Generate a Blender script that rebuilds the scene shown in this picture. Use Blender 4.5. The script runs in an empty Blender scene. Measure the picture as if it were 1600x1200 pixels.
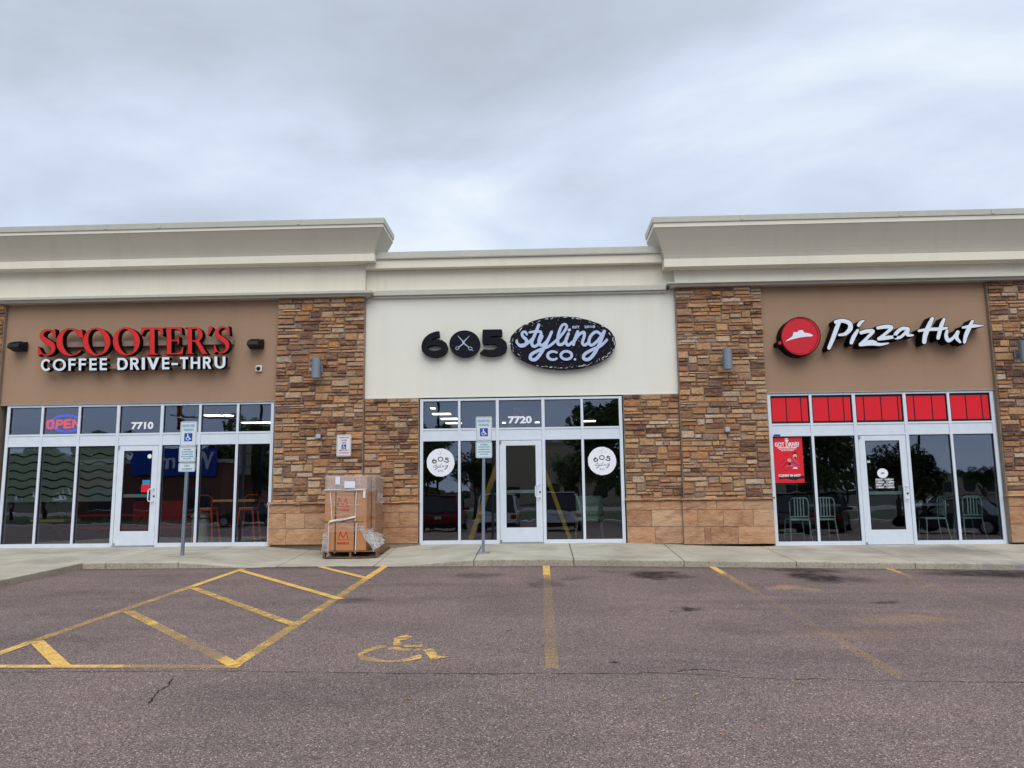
import bpy, bmesh, math, random
import numpy as np
from mathutils import Matrix, Vector
random.seed(7); RN = random.Random(11)
sc = bpy.context.scene
COL = sc.collection
PI = math.pi
# ------------------------------------------------------------------ camera, world, sun, exposure
CAM_X = (0.9992182, 0.03781179, -0.01154388); CAM_U = (0.01663287, -0.13717195, 0.99040759); CAM_W = (-0.03586559, 0.9898253, 0.13769363)
CZ = 1.098; FPX = 1200.0
cam_data = bpy.data.cameras.new('camera'); cam = bpy.data.objects.new('camera', cam_data); COL.objects.link(cam)
M = Matrix((CAM_X, CAM_U, tuple(-c for c in CAM_W))).transposed().to_4x4(); M.translation = (0, 0, CZ)
cam.matrix_world = M
cam_data.sensor_width = 36; cam_data.lens = 36*FPX/1600; cam_data.clip_end = 2000
sc.camera = cam
sc.render.resolution_x = 1024; sc.render.resolution_y = 768
sc.view_settings.view_transform = 'Standard'; sc.view_settings.look = 'None'; sc.view_settings.gamma = 1
sc.view_settings.use_curve_mapping = False
sc.view_settings.exposure = 0.6
SUN_EL, SUN_AZ = math.radians(52), math.radians(172)     # azimuth from +Y (the facade) clockwise: the light comes from behind the camera
world = bpy.data.worlds.new('World'); sc.world = world; world.use_nodes = True
sun = bpy.data.lights.new('sun', 'SUN'); sun.energy = 1.5; sun.angle = math.radians(55); sun.color = (1.0, 0.97, 0.92)
so = bpy.data.objects.new('sun', sun); COL.objects.link(so)
sd = Vector((math.sin(SUN_AZ)*math.cos(SUN_EL), math.cos(SUN_AZ)*math.cos(SUN_EL), math.sin(SUN_EL)))
so.rotation_euler = sd.to_track_quat('Z', 'Y').to_euler(); so.location = sd*30

def lin(r, g, b):
    f = lambda c: (c/255/12.92) if c/255 <= .04045 else ((c/255+.055)/1.055)**2.4
    return (f(r), f(g), f(b), 1)
# ------------------------------------------------------------------ node helpers
class NT:
    def __init__(s, tree): s.t = tree; s.n = tree.nodes; s.l = tree.links
    def node(s, typ, props=None, **ins):
        n = s.n.new(typ)
        for k, v in (props or {}).items(): setattr(n, k, v)
        for k, v in ins.items():
            key = int(k[1:]) if k[0] == '_' else k.replace('_', ' ')
            s.put(n.inputs[key], v)
        return n
    def put(s, sock, v):
        if hasattr(v, 'links') or isinstance(v, bpy.types.NodeSocket): s.l.new(v, sock)
        else: sock.default_value = v
    def math(s, op, a, b=0.0, clamp=False):
        n = s.n.new('ShaderNodeMath'); n.operation = op; n.use_clamp = clamp
        s.put(n.inputs[0], a); s.put(n.inputs[1], b); return n.outputs[0]
    def mix(s, f, a, b, mode='MIX'):
        n = s.n.new('ShaderNodeMix'); n.data_type = 'RGBA'; n.blend_type = mode
        s.put(n.inputs[0], f); s.put(n.inputs[6], a); s.put(n.inputs[7], b); return n.outputs[2]
    def ramp(s, f, stops, interp='LINEAR'):
        n = s.n.new('ShaderNodeValToRGB'); n.color_ramp.interpolation = interp
        e = n.color_ramp.elements
        while len(e) < len(stops): e.new(0.5)
        for el, (p, c) in zip(e, stops): el.position = p; el.color = c if len(c) == 4 else (*c, 1)
        s.put(n.inputs[0], f); return n.outputs[0]
    def noise(s, vec, scale, detail=4, rough=.55, dist=0.0):
        n = s.node('ShaderNodeTexNoise'); s.put(n.inputs['Vector'], vec)
        n.inputs['Scale'].default_value = scale; n.inputs['Detail'].default_value = detail
        n.inputs['Roughness'].default_value = rough; n.inputs['Distortion'].default_value = dist
        return n.outputs[0]
    def mapr(s, v, a, b, c=0.0, d=1.0):
        n = s.node('ShaderNodeMapRange'); s.put(n.inputs[0], v)
        for i, x in enumerate((a, b, c, d)): n.inputs[i+1].default_value = x
        return n.outputs[0]
    def vmap(s, vec, scale=(1, 1, 1), loc=(0, 0, 0)):
        n = s.node('ShaderNodeMapping'); s.put(n.inputs[0], vec); n.inputs['Scale'].default_value = scale; n.inputs['Location'].default_value = loc
        return n.outputs[0]
def mat(name):
    m = bpy.data.materials.new(name); m.use_nodes = True; t = NT(m.node_tree); m.node_tree.nodes.clear()
    t.out = t.node('ShaderNodeOutputMaterial'); return m, t
def pbsdf(t, color, rough=.6, metal=0.0, bump=None, bstr=.3, bdist=.01, spec=.5, alpha=None):
    p = t.node('ShaderNodeBsdfPrincipled'); t.put(p.inputs['Base Color'], color); t.put(p.inputs['Roughness'], rough)
    t.put(p.inputs['Metallic'], metal); t.put(p.inputs['Specular IOR Level'], spec)
    if alpha is not None: t.put(p.inputs['Alpha'], alpha)
    if bump is not None:
        b = t.node('ShaderNodeBump'); b.inputs['Strength'].default_value = bstr; b.inputs['Distance'].default_value = bdist
        t.put(b.inputs['Height'], bump); t.l.new(b.outputs[0], p.inputs['Normal'])
    t.l.new(p.outputs[0], t.out.inputs[0]); return p
def objco(t): return t.node('ShaderNodeTexCoord').outputs['Object']
def wco(t): return t.node('ShaderNodeNewGeometry').outputs['Position']
def simple(name, c, rough=.5, metal=0.0, var=.12, scale=6, bump=0, spec=.35):
    m, t = mat(name); v = wco(t); n = t.noise(v, scale, 5)
    dk = tuple(x*(1-var) for x in c[:3])+(1,); lt = tuple(min(1, x*(1+var)) for x in c[:3])+(1,)
    col = t.ramp(n, [(.3, dk), (.7, lt)])
    pbsdf(t, col, rough, metal, t.noise(v, 220, 2) if bump else None, bump or .1, .003, spec); return m
def emit(name, c, s):
    m, t = mat(name); e = t.node('ShaderNodeEmission'); e.inputs[0].default_value = c; e.inputs[1].default_value = s
    t.l.new(e.outputs[0], t.out.inputs[0]); return m
# ------------------------------------------------------------------ sky
wt = NT(world.node_tree); wt.n.clear()
wo = wt.node('ShaderNodeOutputWorld'); bg = wt.node('ShaderNodeBackground'); wt.l.new(bg.outputs[0], wo.inputs[0])
sky = wt.node('ShaderNodeTexSky', {'sky_type': 'NISHITA', 'sun_disc': False, 'sun_elevation': SUN_EL, 'sun_rotation': SUN_AZ})
sky.air_density = 1.0
tc = wt.node('ShaderNodeTexCoord').outputs['Generated']
sep = wt.node('ShaderNodeSeparateXYZ', None, _0=tc)
zz = wt.math('ADD', wt.math('MAXIMUM', sep.outputs[2], 0.0), .22)
cx = wt.math('DIVIDE', sep.outputs[0], zz); cy = wt.math('DIVIDE', sep.outputs[1], zz)
cv = wt.node('ShaderNodeCombineXYZ', None, _0=cx, _1=cy, _2=3.1).outputs[0]
n1 = wt.noise(wt.vmap(cv, (.9, 1.25, 1), (6.7, 2.1, 0)), .95, 8, .52, .3)
n2 = wt.noise(wt.vmap(cv, (.35, .6, 1), (9.2, 3.4, 0)), .9, 3, .5, .2)
nn = wt.math('ADD', wt.math('MULTIPLY', n1, .6), wt.math('MULTIPLY', n2, .4))
cl = wt.ramp(nn, [(.36, lin(180, 188, 200)), (.42, lin(196, 206, 220)), (.475, lin(214, 226, 243)), (.54, lin(243, 250, 255))])
lowf = wt.mapr(sep.outputs[2], .10, .42)
lowc = wt.ramp(lowf, [(0, lin(186, 208, 244)), (.35, lin(200, 217, 245)), (1, lin(206, 217, 233))])
blend = wt.mapr(sep.outputs[2], .12, .40, .3, .97)
clouds = wt.mix(blend, lowc, cl)
clouds = wt.mix(1.0, clouds, (.68, .685, .70, 1), 'MULTIPLY')
skys = wt.mix(1.0, sky.outputs[0], (.08, .08, .08, 1), 'MULTIPLY')
final = wt.mix(.96, skys, clouds)
wt.l.new(final, bg.inputs[0]); bg.inputs[1].default_value = 1.0

# ------------------------------------------------------------------ geometry helpers
def ray(px, py):
    a = (px-800)/FPX; b = (600-py)/FPX
    return tuple(CAM_W[i]+CAM_X[i]*a+CAM_U[i]*b for i in range(3))
def P(px, py, Y):                      # a traced point of the photograph carried to the vertical plane y = Y
    d = ray(px, py); t = Y/d[1]; return Vector((d[0]*t, Y, CZ+d[2]*t))
def za(x, y):                          # the asphalt: falls away from the shops and, right of the middle, to the right
    yy = max(y, -12.0); xx = min(max(x, -15), 15)
    s = (xx+math.sqrt(xx*xx+.6))/2
    return -.576+.0313*yy-.0175*s
def sm(a, b, x): t = min(1, max(0, (x-a)/(b-a))); return t*t*(3-2*t)
def pl(x, pts):
    if x <= pts[0][0]: return pts[0][1]
    for (a, va), (b, vb) in zip(pts, pts[1:]):
        if x <= b: return va+(vb-va)*(x-a)/(b-a)
    return pts[-1][1]
KY = 13.32
def zs(x, y):                          # top of the sidewalk
    wall = .068-.088*sm(1.2, 4.2, x)-pl(x, [(-5.6, 0), (-4.4, .095), (-3.3, .095), (-2.35, 0)])
    kerb = -.055-.018*max(x, 0)-pl(x, [(-6.3, 0), (-4.9, .108), (-2.65, .108), (-1.2, 0)])
    t = (y-KY)/(15.5-KY)
    if t < 0: return kerb-.031*(KY-y)
    return kerb+(wall-kerb)*min(t, 1.05)
def G(px, py, f=za, dz=0.0):
    d = ray(px, py); lo, hi = 1.0, 60.0
    for _ in range(50):
        m = (lo+hi)/2
        if CZ+d[2]*m > f(d[0]*m, d[1]*m)+dz: lo = m
        else: hi = m
    return Vector((d[0]*lo, d[1]*lo, CZ+d[2]*lo))

class MB:
    def __init__(s): s.v = []; s.f = []
    def face(s, pts): i = len(s.v); s.v += [tuple(p) for p in pts]; s.f.append(tuple(range(i, i+len(pts)))); return s
    def hexa(s, p):                    # 8 points: bottom 0-3 ccw, top 4-7
        i = len(s.v); s.v += [tuple(q) for q in p]
        for f in ((3, 2, 1, 0), (4, 5, 6, 7), (0, 1, 5, 4), (1, 2, 6, 5), (2, 3, 7, 6), (3, 0, 4, 7)): s.f.append(tuple(i+k for k in f))
        return s
    def box(s, x0, x1, y0, y1, z0, z1):
        return s.hexa([(x0, y0, z0), (x1, y0, z0), (x1, y1, z0), (x0, y1, z0), (x0, y0, z1), (x1, y0, z1), (x1, y1, z1), (x0, y1, z1)])
    def bar(s, a, b, w, h=None, up=(0, 0, 1)):
        a = Vector(a); b = Vector(b); d = (b-a).normalized(); h = h or w
        u = Vector(up)
        if abs(d.dot(u)) > .95: u = Vector((0, 1, 0))
        x = d.cross(u).normalized(); y = x.cross(d).normalized()
        q = []
        for p in (a, b):
            q += [p-x*w/2-y*h/2, p+x*w/2-y*h/2, p+x*w/2+y*h/2, p-x*w/2+y*h/2]
        return s.hexa(q)
    def tube(s, pts, r, seg=8, caps=True):
        pts = [Vector(p) for p in pts]; rr = r if isinstance(r, (list, tuple)) else [r]*len(pts)
        base = len(s.v)
        for k, p in enumerate(pts):
            d = (pts[min(k+1, len(pts)-1)]-pts[max(k-1, 0)]).normalized()
            u = Vector((0, 0, 1)) if abs(d.z) < .9 else Vector((1, 0, 0))
            x = d.cross(u).normalized(); y = x.cross(d)
            for j in range(seg):
                a = 2*PI*j/seg; s.v.append(tuple(p+(x*math.cos(a)+y*math.sin(a))*rr[k]))
        for k in range(len(pts)-1):
            for j in range(seg):
                a = base+k*seg+j; b = base+k*seg+(j+1) % seg
                s.f.append((a, b, b+seg, a+seg))
        if caps:
            s.f.append(tuple(base+j for j in range(seg))[::-1]); s.f.append(tuple(base+(len(pts)-1)*seg+j for j in range(seg)))
        return s
    def build(s, name, m, parent=None, bevel=0, smooth=False):
        me = bpy.data.meshes.new(name); me.from_pydata(s.v, [], s.f)
        b = bmesh.new(); b.from_mesh(me); bmesh.ops.recalc_face_normals(b, faces=b.faces)
        if bevel: bmesh.ops.bevel(b, geom=[e for e in b.edges if e.calc_length() > bevel*2.5], offset=bevel, segments=1, affect='EDGES', clamp_overlap=True)
        b.to_mesh(me); b.free()
        if smooth: me.shade_smooth()
        return link(name, me, m, parent)
def link(name, me, m=None, parent=None):
    if m and not me.materials: me.materials.append(m)
    o = bpy.data.objects.new(name, me); COL.objects.link(o)
    if parent: o.parent = parent
    return o
def tag(o, label, cat, group=None):
    o['label'] = label; o['category'] = cat
    if group: o['group'] = group
    return o
def thing(name, label, cat, group=None):
    o = bpy.data.objects.new(name, None); COL.objects.link(o); o.empty_display_size = .1
    return tag(o, label, cat, group)
def base(root, p):                     # put the thing's Empty at its base, leaving its parts where they are
    p = Vector(p); root.location = p
    for c in root.children: c.location = c.location-p
    return root
def struct(o): o['kind'] = 'structure'; return o
def bx(name, m, parent, x0, x1, y0, y1, z0, z1, bevel=0): return MB().box(x0, x1, y0, y1, z0, z1).build(name, m, parent, bevel)

# ---- outlines from strokes and polygons: a distance field, its contour, and a filled extrusion
def smooth_pts(pts, n=8):
    out = []; L = len(pts)
    for i in range(L-1):
        p0 = pts[max(i-1, 0)]; p1 = pts[i]; p2 = pts[i+1]; p3 = pts[min(i+2, L-1)]
        for k in range(n):
            t = k/n; out.append(tuple(.5*((2*b)+(-a+c)*t+(2*a-5*b+4*c-d)*t*t+(-a+3*b-3*c+d)*t**3) for a, b, c, d in zip(p0, p1, p2, p3)))
    out.append(tuple(pts[-1])); return out
def ell(cx, cy, rx, ry, rot=0, n=48):
    c, s = math.cos(rot), math.sin(rot)
    return [(cx+rx*math.cos(a)*c-ry*math.sin(a)*s, cy+rx*math.cos(a)*s+ry*math.sin(a)*c) for a in [2*PI*k/n for k in range(n)]]
def f_seg(X, Y, a, b, wa, wb):
    dx, dy = b[0]-a[0], b[1]-a[1]; L2 = dx*dx+dy*dy+1e-12
    t = np.clip(((X-a[0])*dx+(Y-a[1])*dy)/L2, 0, 1)
    return np.hypot(X-a[0]-t*dx, Y-a[1]-t*dy)-(wa+(wb-wa)*t)/2
def f_poly(X, Y, pts):
    d = np.full(X.shape, 1e9); ins = np.zeros(X.shape, bool)
    for a, b in zip(pts, pts[1:]+pts[:1]):
        d = np.minimum(d, f_seg(X, Y, a, b, 0, 0))
        if a[1] != b[1]:
            c = ((a[1] > Y) != (b[1] > Y)) & (X < (b[0]-a[0])*(Y-a[1])/(b[1]-a[1])+a[0]); ins ^= c
    return np.where(ins, -d, d)
def field(prims, X, Y):
    F = np.full(X.shape, 1e9)
    for pr in prims:
        k = pr[0]; neg = k[0] == '-'; k = k.lstrip('-')
        if k == 's':                   # round brush: points (x, y, width)
            p = smooth_pts(pr[1]) if len(pr[1]) > 2 else pr[1]
            D = np.full(X.shape, 1e9)
            for a, b in zip(p, p[1:]): D = np.minimum(D, f_seg(X, Y, a, b, a[2], b[2]))
        elif k == 'b':                 # square-ended bar: a, b, width
            a, b, w = pr[1:]; dx, dy = b[0]-a[0], b[1]-a[1]; L = math.hypot(dx, dy); nx, ny = -dy/L*w/2, dx/L*w/2
            D = f_poly(X, Y, [(a[0]+nx, a[1]+ny), (b[0]+nx, b[1]+ny), (b[0]-nx, b[1]-ny), (a[0]-nx, a[1]-ny)])
        else: D = f_poly(X, Y, list(pr[1]))
        F = np.maximum(F, -D) if neg else np.minimum(F, D)
    return F
def extent(prims):
    xs, ys, w = [], [], 0
    for pr in prims:
        if pr[0][0] == '-': continue
        pts = pr[1:3] if pr[0] == 'b' else pr[1]
        xs += [p[0] for p in pts]; ys += [p[1] for p in pts]
        w = max(w, pr[3] if pr[0] == 'b' else max([p[2] for p in pts]+[0]) if pr[0] == 's' else 0)
    return min(xs)-w, max(xs)+w, min(ys)-w, max(ys)+w
def contour(prims, off=0.0, h=None):
    x0, x1, y0, y1 = extent(prims); h = h or max((x1-x0), (y1-y0))/110
    pad = off+3*h; nx = int((x1-x0+2*pad)/h)+2; ny = int((y1-y0+2*pad)/h)+2
    gx = x0-pad+np.arange(nx)*h+h*.137; gy = y0-pad+np.arange(ny)*h+h*.171
    X, Y = np.meshgrid(gx, gy); F = field(prims, X, Y)-off
    F[np.abs(F) < 1e-9] = 1e-9
    S = F < 0
    nxt = {}
    cell = S[:-1, :-1]+2*S[:-1, 1:]+4*S[1:, 1:]+8*S[1:, :-1]
    cell = S[:-1, :-1].astype(int)+2*S[:-1, 1:]+4*S[1:, 1:]+8*S[1:, :-1]
    T = {1: [(3, 0)], 2: [(0, 1)], 3: [(3, 1)], 4: [(1, 2)], 5: [(3, 0), (1, 2)], 6: [(0, 2)], 7: [(3, 2)], 8: [(2, 3)], 9: [(2, 0)], 10: [(0, 1), (2, 3)], 11: [(2, 1)], 12: [(1, 3)], 13: [(1, 0)], 14: [(0, 3)]}
    def key(j, i, e): return ((j, i, 0), (j, i+1, 1), (j+1, i, 0), (j, i, 1))[e]
    for j, i in zip(*np.nonzero((cell > 0) & (cell < 15))):
        for a, b in T[int(cell[j, i])]: nxt[key(int(j), int(i), a)] = key(int(j), int(i), b)
    def pt(k):
        j, i, v = k; a = F[j, i]; b = F[j+1, i] if v else F[j, i+1]; t = a/(a-b)
        return (gx[i], gy[j]+t*h) if v else (gx[i]+t*h, gy[j])
    loops = []
    while nxt:
        s, _ = next(iter(nxt.items())); k = s; L = []
        while k in nxt: L.append(pt(k)); k = nxt.pop(k)
        if len(L) > 5: loops.append(rdp(L, h*.12))
    return [l for l in loops if len(l) > 2]
def rdp(L, tol):
    out = []; n = len(L)
    half = n//2
    def rec(a, b):
        if b-a < 2: return
        p, q = L[a], L[b % n]; dx, dy = q[0]-p[0], q[1]-p[1]; ln = math.hypot(dx, dy)+1e-12
        m, mi = -1, -1
        for i in range(a+1, b):
            d = abs((L[i][0]-p[0])*dy-(L[i][1]-p[1])*dx)/ln
            if d > m: m, mi = d, i
        if m > tol: rec(a, mi); out.append(mi); rec(mi, b)
    out.append(0); rec(0, half); out.append(half); rec(half, n)
    return [L[i] for i in out]
def filled(loops, depth):              # mesh of the filled outline, w from -depth/2 to depth/2
    c = bpy.data.curves.new('outline', 'CURVE'); c.dimensions = '2D'; c.fill_mode = 'BOTH'; c.extrude = depth/2
    for L in loops:
        s = c.splines.new('POLY'); s.points.add(len(L)-1); s.use_cyclic_u = True
        for i, p in enumerate(L): s.points[i].co = (p[0], p[1], 0, 1)
    o = bpy.data.objects.new('outline', c); me = bpy.data.meshes.new_from_object(o)
    bpy.data.objects.remove(o); bpy.data.curves.remove(c); return me
def place(me, fn):
    for v in me.vertices: v.co = fn(v.co.x, v.co.y, v.co.z)
    me.update(); me.materials.clear(); return me
def ontrace(x0, y0, k, Yf):            # zoomed-photo coordinates (y stored negative) to a sign face on the plane y = Yf
    def fn(u, v, w):
        p = P(x0+u*k, y0-v*k, Yf); return Vector((p.x, Yf-w, p.z))
    return fn
def flip(prims):                       # photo y runs down, outlines run up
    o = []
    for pr in prims:
        if pr[0].endswith('b'): o.append((pr[0], (pr[1][0], -pr[1][1]), (pr[2][0], -pr[2][1]), pr[3]))
        else: o.append((pr[0], [(p[0], -p[1])+tuple(p[2:]) for p in pr[1]]))
    return o
def shape(name, m, parent, prims, fn, depth, off=0.0, h=None, front=0.0, up=False):
    me = filled(contour(prims if up else flip(prims), off, h), depth)
    g = lambda u, v, w: fn(u, v, w+front-depth/2)
    place(me, g); me.name = name
    return link(name, me, m, parent)
def text_me(s, size, depth=.001, weight=0.0, align='CENTER', sx=1.0, shear=0.0, space=1.0):
    c = bpy.data.curves.new('t', 'FONT'); c.body = s; c.size = size; c.extrude = depth/2; c.offset = weight; c.align_x = align; c.align_y = 'CENTER'
    c.shear = shear; c.space_character = space; c.resolution_u = 3
    o = bpy.data.objects.new('t', c); me = bpy.data.meshes.new_from_object(o); bpy.data.objects.remove(o); bpy.data.curves.remove(c)
    if sx != 1:
        for v in me.vertices: v.co.x *= sx
    return me
def text(name, s, m, parent, x, y, z, size, width=None, **k):   # upright text facing the camera, centred at x, z
    me = text_me(s, size, **k)
    xs = [v.co.x for v in me.vertices]; w = max(xs)-min(xs); f = width/w if width else 1; c0 = (max(xs)+min(xs))/2
    me.materials.clear(); d = k.get('depth', .001)/2
    for v in me.vertices: v.co = Vector((x+(v.co.x-c0)*f, y-v.co.z-d, z+v.co.y))
    me.update(); return link(name, me, m, parent)

# ------------------------------------------------------------------ materials
def m_asphalt():
    m, t = mat('asphalt'); v = wco(t)
    sp = t.node('ShaderNodeSeparateXYZ', None, _0=v)
    big = t.noise(v, .55, 5, .6); mid = t.noise(v, 5, 4)
    vor = t.node('ShaderNodeTexVoronoi', {'feature': 'F1'}, Vector=v); vor.inputs['Scale'].default_value = 125
    vs = t.node('ShaderNodeSeparateColor', None, _0=vor.outputs['Color'])
    cell = t.ramp(vs.outputs[0], [(0, lin(80, 71, 72)), (.3, lin(112, 101, 101)), (.6, lin(132, 119, 118)), (.86, lin(146, 132, 128)), (.96, lin(168, 156, 153)), (1, lin(214, 204, 200))])
    vor2 = t.node('ShaderNodeTexVoronoi', {'feature': 'F1'}, Vector=v); vor2.inputs['Scale'].default_value = 190
    vs2 = t.node('ShaderNodeSeparateColor', None, _0=vor2.outputs['Color'])
    fine = t.ramp(vs2.outputs[1], [(0, (.5, .5, .5, 1)), (.5, (.93, .93, .93, 1)), (.85, (1.12, 1.1, 1.08, 1)), (1, (1.7, 1.62, 1.58, 1))])
    col = t.mix(.55, cell, t.mix(1, cell, fine, 'MULTIPLY'))
    pits = t.mapr(vor.outputs['Distance'], .28, .62, 1, .45)
    pc = t.node('ShaderNodeCombineColor', None, _0=pits, _1=pits, _2=pits).outputs[0]
    col = t.mix(.7, col, t.mix(1, col, pc, 'MULTIPLY'))
    tone = t.ramp(big, [(.3, (.80, .79, .80, 1)), (.5, (1, .98, 1, 1)), (.72, (1.13, 1.08, 1.07, 1))])
    col = t.mix(1, col, tone, 'MULTIPLY')
    trk = t.noise(t.vmap(v, (.35, 1.6, 1)), 1.1, 5, .6, .6)
    col = t.mix(1, col, t.ramp(trk, [(.32, (.82, .81, .82, 1)), (.5, (1, 1, 1, 1)), (.7, (1.08, 1.06, 1.05, 1))]), 'MULTIPLY')
    # the pour nearest the drive lane, beyond the cold joint, is a little coarser and greyer
    far = t.mapr(sp.outputs[1], 6.45, 6.6)
    col = t.mix(far, t.mix(1, col, (1.0, 1.02, 1.0, 1), 'MULTIPLY'), col)
    # oil drips, tyre scuffs and wet stains with shapes of their own
    wob = t.node('ShaderNodeTexNoise'); t.put(wob.inputs['Vector'], v); wob.inputs['Scale'].default_value = 2.4; wob.inputs['Detail'].default_value = 5
    ws = t.node('ShaderNodeSeparateXYZ', None, _0=wob.outputs['Color'])
    wx = t.math('ADD', sp.outputs[0], t.math('MULTIPLY', t.math('SUBTRACT', ws.outputs[0], .5), 1.1))
    wy = t.math('ADD', sp.outputs[1], t.math('MULTIPLY', t.math('SUBTRACT', ws.outputs[1], .5), .8))
    mask = None
    spots = [(1018, 898, .42, .22, .75), (1275, 901, .45, .3, .8), (1250, 891, .6, .13, .65), (1560, 897, 1.0, .2, .75), (1330, 907, .5, .14, .4), (1067, 952, .14, .12, .8), (952, 1037, .07, .06, .9),
             (742, 899, .45, .14, .4), (845, 911, .2, .25, .35), (905, 904, .3, .16, .3), (1375, 940, .22, .1, .5), (960, 893, .5, .06, .3), (560, 938, .3, .14, .4), (1455, 890, .3, .08, .5), (800, 985, .05, .05, .8), (545, 940, .3, .06, .4)]
    for px, py, rx, ry, a in spots:
        g = G(px, py); ry *= 1.0+1.5*max(0, (960-py)/75)
        dx = t.math('DIVIDE', t.math('SUBTRACT', wx, g.x), rx); dy = t.math('DIVIDE', t.math('SUBTRACT', wy, g.y), ry)
        d = t.math('SQRT', t.math('ADD', t.math('MULTIPLY', dx, dx), t.math('MULTIPLY', dy, dy)))
        e = t.mapr(d, .55, 1.3, min(1, a*1.25), 0)
        mask = e if mask is None else t.math('MAXIMUM', mask, e)
    nz = t.mapr(t.noise(v, 9, 4), .3, .55, .55, 1.1)
    col = t.mix(t.math('MULTIPLY', mask, nz), col, lin(28, 22, 24))
    rust = None
    for px, py, rx, ry, a in [(1245, 918, .33, .17, .55), (1445, 965, .35, .25, .35), (1400, 968, .6, .3, .22), (1320, 990, .7, .3, .15), (1440, 917, .3, .1, .3)]:
        g = G(px, py)
        dx = t.math('DIVIDE', t.math('SUBTRACT', wx, g.x), rx); dy = t.math('DIVIDE', t.math('SUBTRACT', wy, g.y), ry)
        d = t.math('SQRT', t.math('ADD', t.math('MULTIPLY', dx, dx), t.math('MULTIPLY', dy, dy)))
        e = t.mapr(d, .1, 1.2, a*.8, 0); rust = e if rust is None else t.math('MAXIMUM', rust, e)
    col = t.mix(rust, col, lin(186, 148, 98))
    # dirt line along the kerb
    edge = t.math('MULTIPLY', t.mapr(sp.outputs[1], 13.0, 13.32), t.mapr(mid, .35, .6, .2, .8))
    col = t.mix(edge, col, lin(70, 60, 58))
    col = t.mix(1, col, (1.12, 1.055, 1.0, 1), 'MULTIPLY')
    bump = t.math('ADD', t.math('MULTIPLY', vor.outputs['Distance'], -1.0), t.math('MULTIPLY', vor2.outputs['Distance'], -.5))
    pbsdf(t, col, t.math('SUBTRACT', .93, t.math('MULTIPLY', mask, .35)), 0, bump, .55, .006, .3); return m
def m_concrete(name='concrete', kerb=False):
    m, t = mat(name); v = wco(t); sp = t.node('ShaderNodeSeparateXYZ', None, _0=v)
    a = t.noise(v, 1.1, 6, .6, .4); st = t.noise(t.vmap(v, (.5, 3.5, 1)), 2.2, 5, .6, .3); f = t.noise(v, 90, 3, .7)
    col = t.ramp(a, [(.3, lin(152, 146, 133)), (.5, lin(175, 169, 155)), (.72, lin(190, 185, 172))])
    col = t.mix(.5, col, t.mix(1, col, t.ramp(st, [(.35, (.72, .71, .70, 1)), (.6, (1.05, 1.05, 1.05, 1))]), 'MULTIPLY'))
    col = t.mix(.35, col, t.mix(1, col, t.ramp(f, [(.3, (.6, .6, .6, 1)), (.65, (1.1, 1.1, 1.1, 1))]), 'MULTIPLY'))
    # damp patch outside the right hand door and grime on the kerb face
    g = G(1440, 860, zs)
    w = t.noise(v, 1.6, 5)
    dx = t.math('DIVIDE', t.math('SUBTRACT', sp.outputs[0], g.x), 1.6); dy = t.math('DIVIDE', t.math('SUBTRACT', sp.outputs[1], g.y), .8)
    d = t.math('ADD', t.math('SQRT', t.math('ADD', t.math('MULTIPLY', dx, dx), t.math('MULTIPLY', dy, dy))), t.math('MULTIPLY', t.math('SUBTRACT', w, .5), 1.6))
    col = t.mix(t.mapr(d, .35, 1.05, .5, 0), col, lin(104, 96, 90))
    if True:
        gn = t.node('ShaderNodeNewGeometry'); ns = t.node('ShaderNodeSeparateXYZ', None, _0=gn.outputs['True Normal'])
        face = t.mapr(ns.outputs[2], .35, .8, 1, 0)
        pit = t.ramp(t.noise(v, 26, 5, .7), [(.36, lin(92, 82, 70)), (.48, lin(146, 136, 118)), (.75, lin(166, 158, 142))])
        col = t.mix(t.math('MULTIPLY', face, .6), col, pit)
        wl = t.noise(t.vmap(v, (3.2, 1, .2)), 2.0, 4)
        rt = t.math('MULTIPLY', t.mapr(sp.outputs[0], 6.3, 6.9), t.mapr(wl, .45, .6))
        band = t.mapr(sp.outputs[1], 13.42, 13.7, 1, 0)
        col = t.mix(t.math('MULTIPLY', t.math('MULTIPLY', rt, band), .5), col, lin(120, 120, 124))
    bump = t.math('ADD', f, t.math('MULTIPLY', t.noise(v, 14, 4), 1.4))
    pbsdf(t, col, .9, 0, bump, .35, .004, .3); return m
def m_stucco(name, c, dk):
    m, t = mat(name); v = wco(t)
    a = t.noise(v, .9, 5, .55); s = t.noise(t.vmap(v, (2.2, 1, .18)), 1.5, 5, .6)
    col = t.ramp(a, [(.3, tuple(x*.95 for x in c[:3])+(1,)), (.7, c)])
    col = t.mix(t.mapr(s, .52, .8, 0, .22), col, dk)
    f = t.noise(v, 150, 3, .7)
    col = t.mix(.18, col, t.mix(1, col, t.ramp(f, [(.35, (.7, .7, .7, 1)), (.65, (1.1, 1.1, 1.1, 1))]), 'MULTIPLY'))
    pbsdf(t, col, .95, 0, t.math('ADD', f, t.math('MULTIPLY', t.noise(v, 35, 3), .6)), .35, .004, .2); return m
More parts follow.
